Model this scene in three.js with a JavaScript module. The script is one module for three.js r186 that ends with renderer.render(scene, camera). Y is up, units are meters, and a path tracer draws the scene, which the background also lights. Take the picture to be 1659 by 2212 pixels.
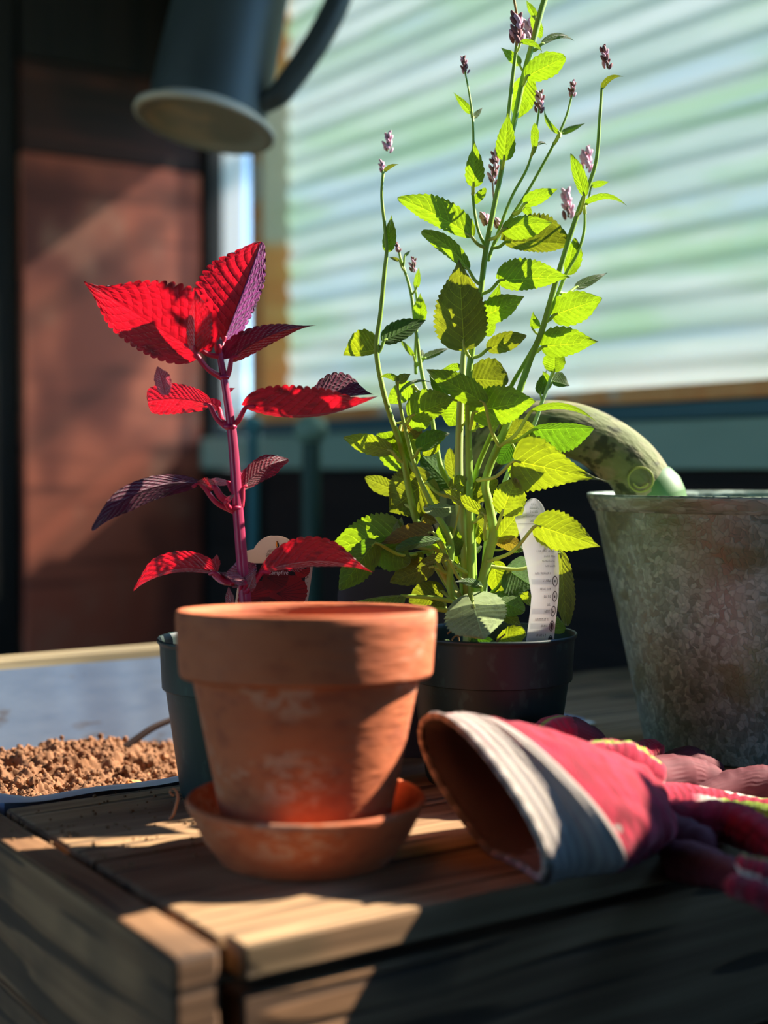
import * as THREE from 'three';
import { RoundedBoxGeometry } from 'three/addons/geometries/RoundedBoxGeometry.js';
import { mergeGeometries, mergeVertices } from 'three/addons/utils/BufferGeometryUtils.js';
import { Sky } from 'three/addons/objects/Sky.js';

// ---------------------------------------------------------------- camera, sky, sun, exposure
const scene = new THREE.Scene();
const FW = 1659, FH = 2212, FPX = 3000;
const camera = new THREE.PerspectiveCamera(2 * Math.atan(FH / 2 / FPX) * 180 / Math.PI, FW / FH, 0.05, 200);
camera.position.set(-0.246, 1.003, 0.5206);
const PITCH = Math.atan(96 / FPX);
camera.lookAt(-0.246 + 0.5592 * Math.cos(PITCH), 1.003 - Math.sin(PITCH), 0.5206 - 0.829 * Math.cos(PITCH));
camera.focus = 0.89;
camera.userData.fStop = 3.4;
camera.updateMatrixWorld(true);
const renderer = new THREE.WebGLRenderer({ antialias: true });
renderer.toneMapping = THREE.LinearToneMapping;
renderer.toneMappingExposure = 0.8;
renderer.shadowMap.enabled = true;

const SUN = new THREE.Vector3(0.978 * Math.cos(0.66), Math.sin(0.66), 0.2077 * Math.cos(0.66)).normalize();
const sky = new Sky();
sky.scale.setScalar(100);
sky.material.uniforms.turbidity.value = 3;
sky.material.uniforms.rayleigh.value = 1.2;
sky.material.uniforms.mieCoefficient.value = 0.004;
sky.material.uniforms.mieDirectionalG.value = 0.75;
sky.material.uniforms.sunPosition.value.copy(SUN);
sky.name = 'sky';
scene.add(sky);
scene.environmentIntensity = 1.0;
const sun = new THREE.DirectionalLight(0xfff1dc, 20);
sun.position.copy(SUN).multiplyScalar(6).add(new THREE.Vector3(0.2, 1, -0.2));
sun.target.position.set(0.2, 1, -0.2);
sun.castShadow = true;
Object.assign(sun.shadow.camera, { left: -2.5, right: 2.5, top: 2.5, bottom: -2.5, near: 0.5, far: 14 });
sun.shadow.mapSize.set(2048, 2048);
sun.name = 'sunlight';
scene.add(sun, sun.target);

// ---------------------------------------------------------------- helpers
const R = new THREE.Vector3(), U = new THREE.Vector3(), B = new THREE.Vector3();
camera.matrixWorld.extractBasis(R, U, B);
const F = B.clone().negate(), CAM = camera.position.clone();
// a point measured off the photograph (pixel) at a known distance in metres
const at = (x, y, d) => CAM.clone().addScaledVector(R, (x - 829.5) / FPX * d).addScaledVector(U, -(y - 1106) / FPX * d).addScaledVector(F, d);
const onPlane = (x, y, n, c) => { const v = at(x, y, 1).sub(CAM); return CAM.clone().addScaledVector(v, (c - n.dot(CAM)) / n.dot(v)); };
const YUP = new THREE.Vector3(0, 1, 0);
const V = (x, y, z) => new THREE.Vector3(x, y, z);
let seed = 7;
const rnd = () => { seed = (seed * 1664525 + 1013904223) >>> 0; return seed / 4294967296; };
const rr = (a, b) => a + (b - a) * rnd();
const hash = (x, y, s) => { let h = (x * 374761393 + y * 668265263 + s * 1274126177) | 0; h = Math.imul(h ^ (h >>> 13), 1274126177); return ((h ^ (h >>> 16)) >>> 0) / 4294967296; };
function vn(x, y, px, py, s) {           // value noise that repeats after px, py cells
  const xi = Math.floor(x), yi = Math.floor(y), fx = x - xi, fy = y - yi, u = fx * fx * (3 - 2 * fx), v = fy * fy * (3 - 2 * fy);
  const w = (a, p) => ((a % p) + p) % p;
  const a = hash(w(xi, px), w(yi, py), s), b = hash(w(xi + 1, px), w(yi, py), s), c = hash(w(xi, px), w(yi + 1, py), s), d = hash(w(xi + 1, px), w(yi + 1, py), s);
  return a + (b - a) * u + (c - a) * v + (a - b - c + d) * u * v;
}
function fbm(x, y, fx, fy, oct, s) { let t = 0, a = 0.5, n = 0; for (let k = 0; k < oct; k++) { t += a * vn(x * fx, y * fy, fx, fy, s + k); n += a; a *= 0.5; fx *= 2; fy *= 2; } return t / n; }
const n3 = (x, y, z, s = 1) => vn(x + 17.3 * z, y + 9.1 * z, 4096, 4096, s) * 0.5 + vn(y - 5.7 * z, z * 3 + x, 4096, 4096, s + 3) * 0.5;
const mix = (a, b, t) => a + (b - a) * t, clamp = (x, a = 0, b = 1) => Math.min(b, Math.max(a, x));
const sm = (a, b, x) => { const t = clamp((x - a) / (b - a)); return t * t * (3 - 2 * t); };
const mixc = (a, b, t) => [mix(a[0], b[0], t), mix(a[1], b[1], t), mix(a[2], b[2], t)];
function tex(w, h, fn, srgb = true, rep = [1, 1]) {
  const d = new Uint8Array(w * h * 4);
  for (let j = 0; j < h; j++) for (let i = 0; i < w; i++) {
    const c = fn(i / w, j / h), k = (j * w + i) * 4;
    if (typeof c === 'number') d[k] = d[k + 1] = d[k + 2] = clamp(c) * 255; else { d[k] = clamp(c[0], 0, 255); d[k + 1] = clamp(c[1], 0, 255); d[k + 2] = clamp(c[2], 0, 255); }
    d[k + 3] = 255;
  }
  const t = new THREE.DataTexture(d, w, h);
  t.wrapS = t.wrapT = THREE.RepeatWrapping; t.magFilter = t.minFilter = THREE.LinearFilter; t.repeat.set(...rep);
  if (srgb) t.colorSpace = THREE.SRGBColorSpace;
  t.needsUpdate = true; return t;
}
const std = (o) => new THREE.MeshStandardMaterial({ roughness: 0.8, ...o });
const phy = (o) => new THREE.MeshPhysicalMaterial({ roughness: 0.8, ...o });
const names = {};
const numbered = (n) => { names[n] = (names[n] ?? -1) + 1; return names[n] ? n + '_' + String(names[n]).padStart(3, '0') : n; };
const org = new Map();
function thing(name, label, category, pos, group) {
  const g = new THREE.Group(); g.name = numbered(name); g.position.copy(pos); scene.add(g); org.set(g, pos.clone());
  g.userData = { label, category }; if (group) g.userData.group = group; return g;
}
function struct(name, pos = V(0, 0, 0)) { const g = new THREE.Group(); g.name = name; g.position.copy(pos); g.userData.kind = 'structure'; scene.add(g); org.set(g, pos.clone()); return g; }
function part(parent, name, geo, mat, label) {   // geo is in world metres; the part keeps its thing's origin
  const o = org.get(parent) ?? V(0, 0, 0); geo.translate(-o.x, -o.y, -o.z);
  const m = new THREE.Mesh(geo, mat); m.name = name; m.castShadow = m.receiveShadow = true; (parent ?? scene).add(m); org.set(m, o);
  if (label) m.userData.label = label; return m;
}
function alone(name, label, category, geo, mat, group, kind) {
  geo.computeBoundingBox(); const b = geo.boundingBox, o = V((b.min.x + b.max.x) / 2, b.min.y, (b.min.z + b.max.z) / 2);
  geo.translate(-o.x, -o.y, -o.z); const m = new THREE.Mesh(geo, mat); m.position.copy(o); m.name = numbered(name); m.castShadow = m.receiveShadow = true;
  if (label) m.userData.label = label; if (category) m.userData.category = category; if (group) m.userData.group = group; if (kind) m.userData.kind = kind; scene.add(m); return m;
}
// box between two corners with softened edges; uv in metres, u along the longest side
function box(x0, y0, z0, x1, y1, z1, r = 0.002, seg = 2) {
  const w = x1 - x0, h = y1 - y0, d = z1 - z0;
  const g = new RoundedBoxGeometry(w, h, d, seg, Math.min(r, w / 2.1, h / 2.1, d / 2.1)); g.translate((x0 + x1) / 2, (y0 + y1) / 2, (z0 + z1) / 2);
  const ax = w >= h && w >= d ? 0 : h >= d ? 1 : 2, p = g.attributes.position, n = g.attributes.normal, uv = g.attributes.uv, ox = rnd() * 3, oy = rnd() * 3;
  for (let i = 0; i < p.count; i++) {
    const q = [p.getX(i), p.getY(i), p.getZ(i)], m = [Math.abs(n.getX(i)), Math.abs(n.getY(i)), Math.abs(n.getZ(i))], k = m[0] > m[1] && m[0] > m[2] ? 0 : m[1] > m[2] ? 1 : 2;
    const oth = [0, 1, 2].filter((a) => a !== ax), v = k === ax ? oth : [ax, oth.find((a) => a !== k)];
    uv.setXY(i, q[v[0]] + ox, q[v[1]] + oy);
  }
  return g;
}
function lathe(prof, seg, c, ku = 1, kv = 6) {       // uv: ku repeats round, kv repeats per metre along the profile
  const g = new THREE.LatheGeometry(prof.map((p) => new THREE.Vector2(p[0], p[1])), seg), s = [0], n = prof.length; for (let i = 1; i < n; i++) s.push(s[i - 1] + Math.hypot(prof[i][0] - prof[i - 1][0], prof[i][1] - prof[i - 1][1]));
  const uv = g.attributes.uv; for (let i = 0; i < uv.count; i++) uv.setXY(i, uv.getX(i) * ku, s[i % n] * kv); g.translate(c.x, c.y, c.z); return g;
}
function warp(g, fn) { const p = g.attributes.position, v = V(0, 0, 0); for (let i = 0; i < p.count; i++) { v.fromBufferAttribute(p, i); fn(v, i); p.setXYZ(i, v.x, v.y, v.z); } g.computeVertexNormals(); return g; }
// tube through points with a radius at each; closed round ends; optional section shape
function tube(pts, rad, seg = 60, sides = 10, sec) {
  const curve = new THREE.CatmullRomCurve3(pts, false, 'centripetal'), pos = [], uv = [], idx = [];
  const rAt = (t) => { const f = t * (rad.length - 1), i = Math.min(rad.length - 2, Math.floor(f)); return rad.length < 2 ? rad[0] : mix(rad[i], rad[i + 1], f - i); };
  const fr = curve.computeFrenetFrames(seg, false), len = curve.getLength(), rows = [];
  const CAP = 4;
  for (let k = 0; k <= CAP; k++) rows.push([0, Math.sin(k / CAP * Math.PI / 2), -Math.cos(k / CAP * Math.PI / 2)]);
  for (let i = 1; i < seg; i++) rows.push([i / seg, 1, 0]);
  for (let k = CAP; k >= 0; k--) rows.push([1, Math.sin(k / CAP * Math.PI / 2), Math.cos(k / CAP * Math.PI / 2)]);
  for (const [t, s, e] of rows) {
    const c = curve.getPoint(t), i = Math.round(t * seg), r = rAt(t);
    c.addScaledVector(fr.tangents[i], e * r);
    for (let j = 0; j <= sides; j++) {
      const a = j / sides * Math.PI * 2, q = (sec ? sec(a, t) : 1) * r * Math.max(s, 0.001);
      const v = c.clone().addScaledVector(fr.normals[i], Math.cos(a) * q).addScaledVector(fr.binormals[i], Math.sin(a) * q);
      pos.push(v.x, v.y, v.z); uv.push(t * len, j / sides);
    }
  }
  for (let i = 0; i < rows.length - 1; i++) for (let j = 0; j < sides; j++) { const a = i * (sides + 1) + j, b = a + sides + 1; idx.push(a, a + 1, b, b, a + 1, b + 1); }
  return make(pos, uv, idx);
}
function make(pos, uv, idx, col) {
  const g = new THREE.BufferGeometry(); g.setAttribute('position', new THREE.Float32BufferAttribute(pos, 3)); g.setAttribute('uv', new THREE.Float32BufferAttribute(uv, 2));
  if (col) g.setAttribute('color', new THREE.Float32BufferAttribute(col, 3)); g.setIndex(idx); g.computeVertexNormals(); return g;
}
function grid(nu, nv, fn, col) {             // fn(u, v) -> Vector3
  const pos = [], uv = [], idx = [], cc = [];
  for (let i = 0; i <= nu; i++) for (let j = 0; j <= nv; j++) { const p = fn(i / nu, j / nv); pos.push(p.x, p.y, p.z); uv.push(i / nu, j / nv); if (col) cc.push(...col(i / nu, j / nv, p)); }
  for (let i = 0; i < nu; i++) for (let j = 0; j < nv; j++) { const a = i * (nv + 1) + j, b = a + nv + 1; idx.push(a, b, a + 1, b, b + 1, a + 1); }
  return make(pos, uv, idx, col ? cc : null);
}
const canvas = (w, h) => { const c = document.createElement('canvas'); c.width = w; c.height = h; return c; };
const ctex = (c, srgb = true) => { const t = new THREE.CanvasTexture(c); if (srgb) t.colorSpace = THREE.SRGBColorSpace; t.wrapS = t.wrapT = THREE.RepeatWrapping; return t; };

// ---------------------------------------------------------------- materials
const woodFn = (a, b, c, s) => (x, y) => {
  const wv = (fbm(x, y, 2, 3, 3, s + 20) - 0.5) * 0.035, g = fbm(x, y + wv, 2, 80, 4, s), k = fbm(x, y + wv, 2, 14, 3, s + 5), st = fbm(x, y, 4, 5, 4, s + 9);
  let col = mixc(a, b, sm(0.3, 0.7, g * 0.6 + k * 0.4)); col = mixc(col, c, sm(0.56, 0.75, st) * 0.7);
  const crack = sm(0.7, 0.78, vn(x * 4, (y + wv) * 90, 4, 90, s + 31)); return mixc(col, [a[0] * 0.4, a[1] * 0.4, a[2] * 0.4], crack * 0.6);
};
const woodBump = (s) => (x, y) => { const wv = (fbm(x, y, 2, 3, 3, s + 20) - 0.5) * 0.035; return 0.35 * fbm(x, y + wv, 3, 64, 4, s) + 0.3 * fbm(x, y, 12, 100, 2, s + 3) + 0.35 * (1 - sm(0.7, 0.78, vn(x * 4, (y + wv) * 90, 4, 90, s + 31))); };
const wood = (a, b, c, s, rep = 2.2) => std({ map: tex(512, 512, woodFn(a, b, c, s), true, [rep, rep]), bumpMap: tex(512, 512, woodBump(s), false, [rep, rep]), bumpScale: 0.0012, roughness: 0.82 });
const M = {};
M.bench = wood([134, 102, 70], [180, 146, 106], [94, 80, 54], 3);
M.benchSide = wood([122, 86, 56], [160, 120, 82], [86, 64, 44], 41);
M.pale = wood([150, 134, 100], [196, 180, 142], [120, 108, 80], 77, 1.5);
M.darkwood = wood([20, 15, 12], [32, 23, 18], [12, 10, 9], 55, 1.2);  // near-black; on the lower walls this colour takes the place of shade
M.redwood = std({ map: tex(512, 512, (x, y) => {
  const k = fbm(x, y, 4, 6, 5, 91), g = fbm(x, y, 40, 4, 3, 95), st = fbm(x, y, 3, 4, 4, 99);
  let c = mixc([186, 84, 60], [216, 124, 94], k); c = mixc(c, [124, 62, 50], sm(0.5, 0.72, st)); c = mixc(c, [190, 130, 104], sm(0.6, 0.8, fbm(x, y, 7, 9, 3, 105)) * 0.6); return mixc(c, [90, 46, 36], sm(0.6, 0.85, g) * 0.5);
}, true, [1, 1]), roughness: 0.85 });
M.brownred = wood([62, 32, 24], [90, 46, 34], [40, 24, 20], 58, 1.2);  // darker red-brown, shade on the upper red board put into the colour
M.earth = std({ map: tex(256, 256, (x, y) => mixc([30, 25, 20], [52, 44, 34], fbm(x, y, 8, 8, 4, 12))), roughness: 1 });
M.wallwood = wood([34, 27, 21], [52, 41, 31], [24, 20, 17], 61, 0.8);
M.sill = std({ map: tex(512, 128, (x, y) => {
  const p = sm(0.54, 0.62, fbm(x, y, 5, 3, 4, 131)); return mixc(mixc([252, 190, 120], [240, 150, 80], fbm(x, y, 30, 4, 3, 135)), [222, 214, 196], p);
}), roughness: 0.7 });  // orange raised to carry the sunlight on the sill
M.teal = std({ color: 0x3f6a72, roughness: 0.6 });
M.greygreen = std({ map: tex(256, 128, (x, y) => mixc([136, 168, 150], [166, 194, 176], fbm(x, y, 3, 8, 4, 141))), roughness: 0.8 });
M.grass = std({ map: tex(256, 256, (x, y) => mixc([70, 96, 38], [120, 140, 70], fbm(x, y, 16, 16, 4, 151)), true, [12, 12]), roughness: 1 });
M.bark = std({ color: 0x5b4a3a, roughness: 1 });
M.treeleaf = phy({ color: 0x6f9a3c, roughness: 1, transmission: 0.35, thickness: 0, side: THREE.DoubleSide });
M.pane = phy({ map: tex(512, 512, (x, y) => {
  const s = fbm(x, y, 3, 36, 4, 161), g = fbm(x, y, 4, 26, 4, 171); let c = mixc([186, 206, 194], [212, 224, 216], sm(0.3, 0.7, s)); c = mixc(c, [164, 202, 160], sm(0.42, 0.75, g) * 0.7); return mixc(c, [186, 210, 220], sm(0.55, 0.78, fbm(x, y, 3, 30, 3, 181)) * 0.6);
}), roughness: 0.93, transmission: 0.19, thickness: 0, side: THREE.DoubleSide });
M.terra = std({ map: tex(1024, 512, (x, y) => {
  const k = fbm(x, y, 6, 4, 5, 201), f = fbm(x, y, 40, 30, 3, 205); let c = mixc([176, 88, 48], [206, 116, 70], k * 0.7 + f * 0.3);
  c = mixc(c, [134, 64, 38], sm(0.5, 0.8, fbm(x, y, 26, 22, 4, 209)) * 0.4); return mixc(c, [206, 168, 144], sm(0.54, 0.7, fbm(x, y, 9, 7, 5, 213)) * sm(0.4, 0.62, fbm(x, y, 70, 56, 3, 217)) * 0.55);
}), bumpMap: tex(512, 512, (x, y) => fbm(x, y, 30, 60, 4, 221), false), bumpScale: 0.0006, roughness: 0.78 });
M.plastic = phy({ map: tex(512, 256, (x, y) => {
  const d = sm(0.6, 0.8, fbm(x, y, 24, 12, 4, 231)); return mixc([8, 34, 32], [56, 84, 74], d * 0.5 + 0.12 * fbm(x, y, 60, 8, 2, 233));
}), roughness: 0.5 });
M.potsoil = std({ color: 0x1c1410, roughness: 1 });
const cells = (n, s) => { const c = []; for (let j = 0; j < n; j++) for (let i = 0; i < n; i++) c.push([(i + hash(i, j, s)) / n, (j + hash(i, j, s + 1)) / n, hash(i, j, s + 2), hash(i, j, s + 3) * Math.PI]); return c; };
const galv = (() => { const n = 44, c = cells(n, 251); return (x, y) => {
  const wx = x + (fbm(x, y, 30, 30, 2, 255) - 0.5) * 0.03, wy = y + (fbm(x, y, 30, 30, 2, 257) - 0.5) * 0.03;
  let best = 9, b2 = 9, id = 0; const ci = Math.floor(wx * n), cj = Math.floor(wy * n);
  for (let j = -1; j <= 1; j++) for (let i = -1; i <= 1; i++) { const k = ((cj + j + n) % n) * n + ((ci + i + n) % n), p = c[k]; let dx = Math.abs(p[0] - wx), dy = Math.abs(p[1] - wy); dx = Math.min(dx, 1 - dx); dy = Math.min(dy, 1 - dy); const a = p[3], e = Math.hypot(dx * Math.cos(a) + dy * Math.sin(a), (dy * Math.cos(a) - dx * Math.sin(a)) * 0.55); if (e < best) { b2 = best; best = e; id = k; } else if (e < b2) b2 = e; }
  return [c[id][2], sm(0, 0.006, b2 - best)]; }; })();
M.galv = std({ map: tex(1024, 512, (x, y) => {
  const [t, e] = galv(x * 2 % 1, y); let c = mixc([98, 118, 106], [206, 226, 210], 0.2 + t * 0.6 * (0.6 + 0.4 * e)); c = mixc(c, [84, 98, 66], sm(0.42, 0.72, fbm(x, y, 6, 4, 4, 261)) * 0.45); return mixc(c, [96, 100, 62], sm(0.6, 0.75, fbm(x, y, 10, 8, 4, 263)) * 0.5);
}), roughnessMap: tex(512, 512, (x, y) => 0.5 + 0.4 * galv(x, y)[0], false, [2, 1]), bumpMap: tex(512, 512, (x, y) => { const [t, e] = galv(x, y); return t * 0.6 + e * 0.3 + 0.1 * fbm(x, y, 60, 60, 2, 267); }, false, [2, 1]), bumpScale: 0.0004, metalness: 0.3, roughness: 0.75 });
M.tray = std({ map: tex(512, 256, (x, y) => { let c = mixc([112, 142, 180], [172, 198, 222], 0.3 + 0.4 * fbm(x, y, 24, 20, 4, 271)); return mixc(c, [104, 92, 84], sm(0.56, 0.7, fbm(x, y, 8, 6, 5, 275)) * sm(0.45, 0.6, fbm(x, y, 60, 50, 3, 279)) * 0.6); }), metalness: 0.4, roughness: 0.55 });
M.trayrim = std({ map: tex(256, 128, (x, y) => mixc([196, 200, 204], [226, 228, 228], fbm(x, y, 12, 10, 4, 273))), metalness: 0.15, roughness: 0.5 });  // lighter copy of the tray metal, light on the rim put into colour
M.soil = std({ vertexColors: true, roughness: 1 });
M.canmetal = std({ map: tex(256, 256, (x, y) => mixc([50, 55, 52], [76, 82, 76], fbm(x, y, 5, 5, 4, 281))), metalness: 0.25, roughness: 0.55 });
M.canbase = std({ map: tex(256, 256, (x, y) => mixc([184, 178, 158], [228, 204, 172], sm(0.4, 0.7, fbm(x, y, 4, 4, 3, 285)))), metalness: 0.2, roughness: 0.7 });
M.sidepane = phy({ map: tex(128, 256, (x, y) => mixc([186, 208, 216], [240, 246, 248], sm(0.3, 0.7, fbm(x, y, 10, 2, 3, 291)))), roughness: 0.35, transmission: 0.92, thickness: 0, side: THREE.DoubleSide });

// ---------------------------------------------------------------- the shed
const XW = 1.006, ZB = -2.0, XL = -1.6, ZF = 1.5, H = 2.4, SILL = 1.10;
alone('ground_outside', null, null, box(-30, -0.3, -30, 30, -0.12, 30, 0.01, 1), M.grass, null, 'structure');
alone('floor', null, null, box(XL - 0.1, -0.12, ZB - 0.1, XW + 0.1, 0, ZF + 0.1, 0.01, 1), M.earth, null, 'structure');
alone('ceiling', null, null, box(XL - 0.1, H, ZB - 0.1, XW + 0.35, H + 0.1, ZF + 0.1, 0.01, 1), M.darkwood, null, 'structure');
// left wall with an open doorway added out of the picture for fill light
const wl = struct('wall_left', V(XL, 0, 0));
part(wl, 'panel', box(XL - 0.1, 0, ZB, XL, H, -1.95, 0.005, 1), M.wallwood);
part(wl, 'panel', box(XL - 0.1, 0, 0.1, XL, H, ZF, 0.005, 1), M.wallwood);
part(wl, 'panel', box(XL - 0.1, 2.1, -1.95, XL, H, 0.1, 0.005, 1), M.wallwood);
// back wall: wide upright boards, one of them rust red, its shaded ends coloured dark
const wb = struct('wall_back', V(0, 0, ZB));
{
  const zb = 0; const xs = [];
  const xr0 = onPlane(36, 700, V(0, 0, 1), ZB).x, xr1 = onPlane(418, 700, V(0, 0, 1), ZB).x, w = xr1 - xr0;
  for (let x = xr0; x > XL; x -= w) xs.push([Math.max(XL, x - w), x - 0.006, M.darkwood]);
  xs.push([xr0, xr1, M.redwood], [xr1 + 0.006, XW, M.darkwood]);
  for (const [a, b, m] of xs) {
    if (m === M.redwood) { part(wb, 'plank', box(a, 0.5, ZB, b, 1.58, ZB + 0.035, 0.004), m, 'rust red weathered board'); part(wb, 'plank', box(a, 1.583, ZB, b, 1.75, ZB + 0.034, 0.004), M.brownred); part(wb, 'plank', box(a, 1.753, ZB, b, H, ZB + 0.034, 0.004), M.darkwood); part(wb, 'plank', box(a, 0, ZB, b, 0.496, ZB + 0.03, 0.004), M.darkwood); }  // dark boards above and below stand in for shade on the red one
    else part(wb, 'plank', box(a, 0, ZB, b, H, ZB + 0.02 + 0.01 * rnd(), 0.004), m);
  }
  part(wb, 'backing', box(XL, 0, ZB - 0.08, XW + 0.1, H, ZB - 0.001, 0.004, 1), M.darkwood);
}
const wf = struct('wall_front', V(0, 0, ZF));       // an opening added behind the camera to lift the dark bench front
part(wf, 'panel', box(XL, 0, ZF, 0.12, H, ZF + 0.1, 0.004, 1), M.wallwood);
part(wf, 'panel', box(0.6, 0, ZF, XW + 0.1, H, ZF + 0.1, 0.004, 1), M.wallwood);
part(wf, 'panel', box(0.12, 0, ZF, 0.6, 0.9, ZF + 0.1, 0.004, 1), M.wallwood);
part(wf, 'panel', box(0.12, 1.6, ZF, 0.6, H, ZF + 0.1, 0.004, 1), M.wallwood);
// window wall: a corrugated translucent light on the left, an open light for the sun on the right
const ww = struct('wall_right', V(XW, 0, 0));
const ZL = onPlane(588, 600, V(1, 0, 0), XW).z, ZM = -0.52, ZO = 0.62, TOP = 2.25;
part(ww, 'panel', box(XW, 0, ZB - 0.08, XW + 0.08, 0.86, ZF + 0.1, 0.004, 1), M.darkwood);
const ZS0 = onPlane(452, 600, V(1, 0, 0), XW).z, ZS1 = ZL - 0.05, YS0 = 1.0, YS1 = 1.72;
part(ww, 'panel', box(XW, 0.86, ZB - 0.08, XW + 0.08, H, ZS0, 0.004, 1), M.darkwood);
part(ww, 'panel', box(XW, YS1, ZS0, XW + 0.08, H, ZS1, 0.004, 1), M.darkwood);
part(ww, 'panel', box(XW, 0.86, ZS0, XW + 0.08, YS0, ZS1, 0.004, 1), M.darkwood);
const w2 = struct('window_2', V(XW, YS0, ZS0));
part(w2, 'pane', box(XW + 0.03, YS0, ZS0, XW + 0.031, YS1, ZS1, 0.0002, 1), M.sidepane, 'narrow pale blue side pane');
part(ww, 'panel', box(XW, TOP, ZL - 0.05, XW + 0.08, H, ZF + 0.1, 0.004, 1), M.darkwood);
part(ww, 'panel', box(XW, 0.86, ZO, XW + 0.08, TOP, ZF + 0.1, 0.004, 1), M.wallwood);
part(ww, 'panel', box(XW, 0.86, ZM - 0.01, XW + 0.08, TOP, ZM + 0.015, 0.004, 1), M.wallwood);
part(ww, 'panel', box(XW + 0.01, 0.86, ZL - 0.05, XW + 0.08, SILL - 0.03, ZO, 0.004, 1), M.darkwood);
part(ww, 'panel', box(XW, SILL - 0.03, ZM + 0.015, XW + 0.08, 1.285, 0.146, 0.004, 1), M.wallwood);  // unseen lower panel, height shaped to let sun reach the gloves
part(ww, 'panel', box(XW, SILL - 0.03, 0.147, XW + 0.08, 1.43, ZO, 0.004, 1), M.wallwood);  // taller unseen panel, added to keep sun off the bench front
const yAt = (x, y, X) => onPlane(x, y, V(1, 0, 0), X).y;
part(ww, 'board', box(XW - 0.012, yAt(1650, 1014, XW - 0.012), ZL - 0.35, XW + 0.008, yAt(1650, 900, XW - 0.012), ZM + 0.3, 0.003), M.greygreen, 'grey-green painted board under the window');
part(ww, 'board', box(XW - 0.02, yAt(1650, 897, XW - 0.02), ZL - 0.2, XW + 0.008, yAt(1650, 858, XW - 0.02), ZM + 0.3, 0.003), M.teal, 'teal painted apron under the window sill');
const w1 = struct('window_1', V(XW, SILL, ZL));
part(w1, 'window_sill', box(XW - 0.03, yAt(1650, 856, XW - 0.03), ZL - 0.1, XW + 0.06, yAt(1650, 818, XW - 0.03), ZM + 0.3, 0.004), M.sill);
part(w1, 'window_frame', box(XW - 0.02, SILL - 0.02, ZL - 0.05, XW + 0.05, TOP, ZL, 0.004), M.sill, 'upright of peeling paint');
part(w1, 'pane', grid(4, 300, (u, v) => V(XW + 0.035 + 0.0036 * Math.sin(v * (TOP - SILL) / 0.042 * Math.PI * 2), mix(SILL - 0.01, TOP, v), mix(ZL, ZM, u))), M.pane, 'translucent corrugated sheet');
// outside: shrubs and trees whose green shows through the sheet
{
  const leaf = new THREE.PlaneGeometry(0.09, 0.06, 2, 1); warp(leaf, (v) => { v.z = -v.x * v.x * 4; v.y *= 1 - Math.abs(v.x) * 9; });
  const spots = [[4.4, -3.6, 2.2], [4.2, -1.9, 1.7], [5.2, -5.6, 2.9], [6.0, -2.6, 2.6], [7.5, -8.5, 3.4], [3.6, -5.0, 1.9]];
  spots.forEach(([x, z, h], i) => {
    const g = thing('shrub', ['round green shrub behind the translucent window', 'low green shrub close to the corrugated window', 'tall loose green tree beyond the window', 'broad green bush behind the low shrub outside', 'tall distant tree at the end of the garden', 'small green bush by the window corner outside'][i], 'shrub', V(x, -0.12, z));
    part(g, 'trunk', tube([V(x, -0.12, z), V(x + 0.05, h * 0.5, z), V(x, h * 0.85, z + 0.05)], [0.06, 0.03], 12, 8), M.bark);
    const N = 2200, im = new THREE.InstancedMesh(leaf, M.treeleaf, N), d = new THREE.Object3D();
    for (let k = 0; k < N; k++) { const a = rnd() * 6.283, b = Math.acos(rr(-1, 1)), q = Math.cbrt(rr(0.2, 1)) * h * 0.42 * (0.8 + 0.3 * Math.sin(a * 3 + i)); d.position.set(Math.cos(a) * Math.sin(b) * q, h * 0.6 + Math.cos(b) * q, Math.sin(a) * Math.sin(b) * q); d.rotation.set(rr(0, 6), rr(0, 6), rr(0, 6)); d.updateMatrix(); im.setMatrixAt(k, d.matrix); }
    im.name = 'foliage'; im.userData.kind = 'stuff'; g.add(im);
  });
}
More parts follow.
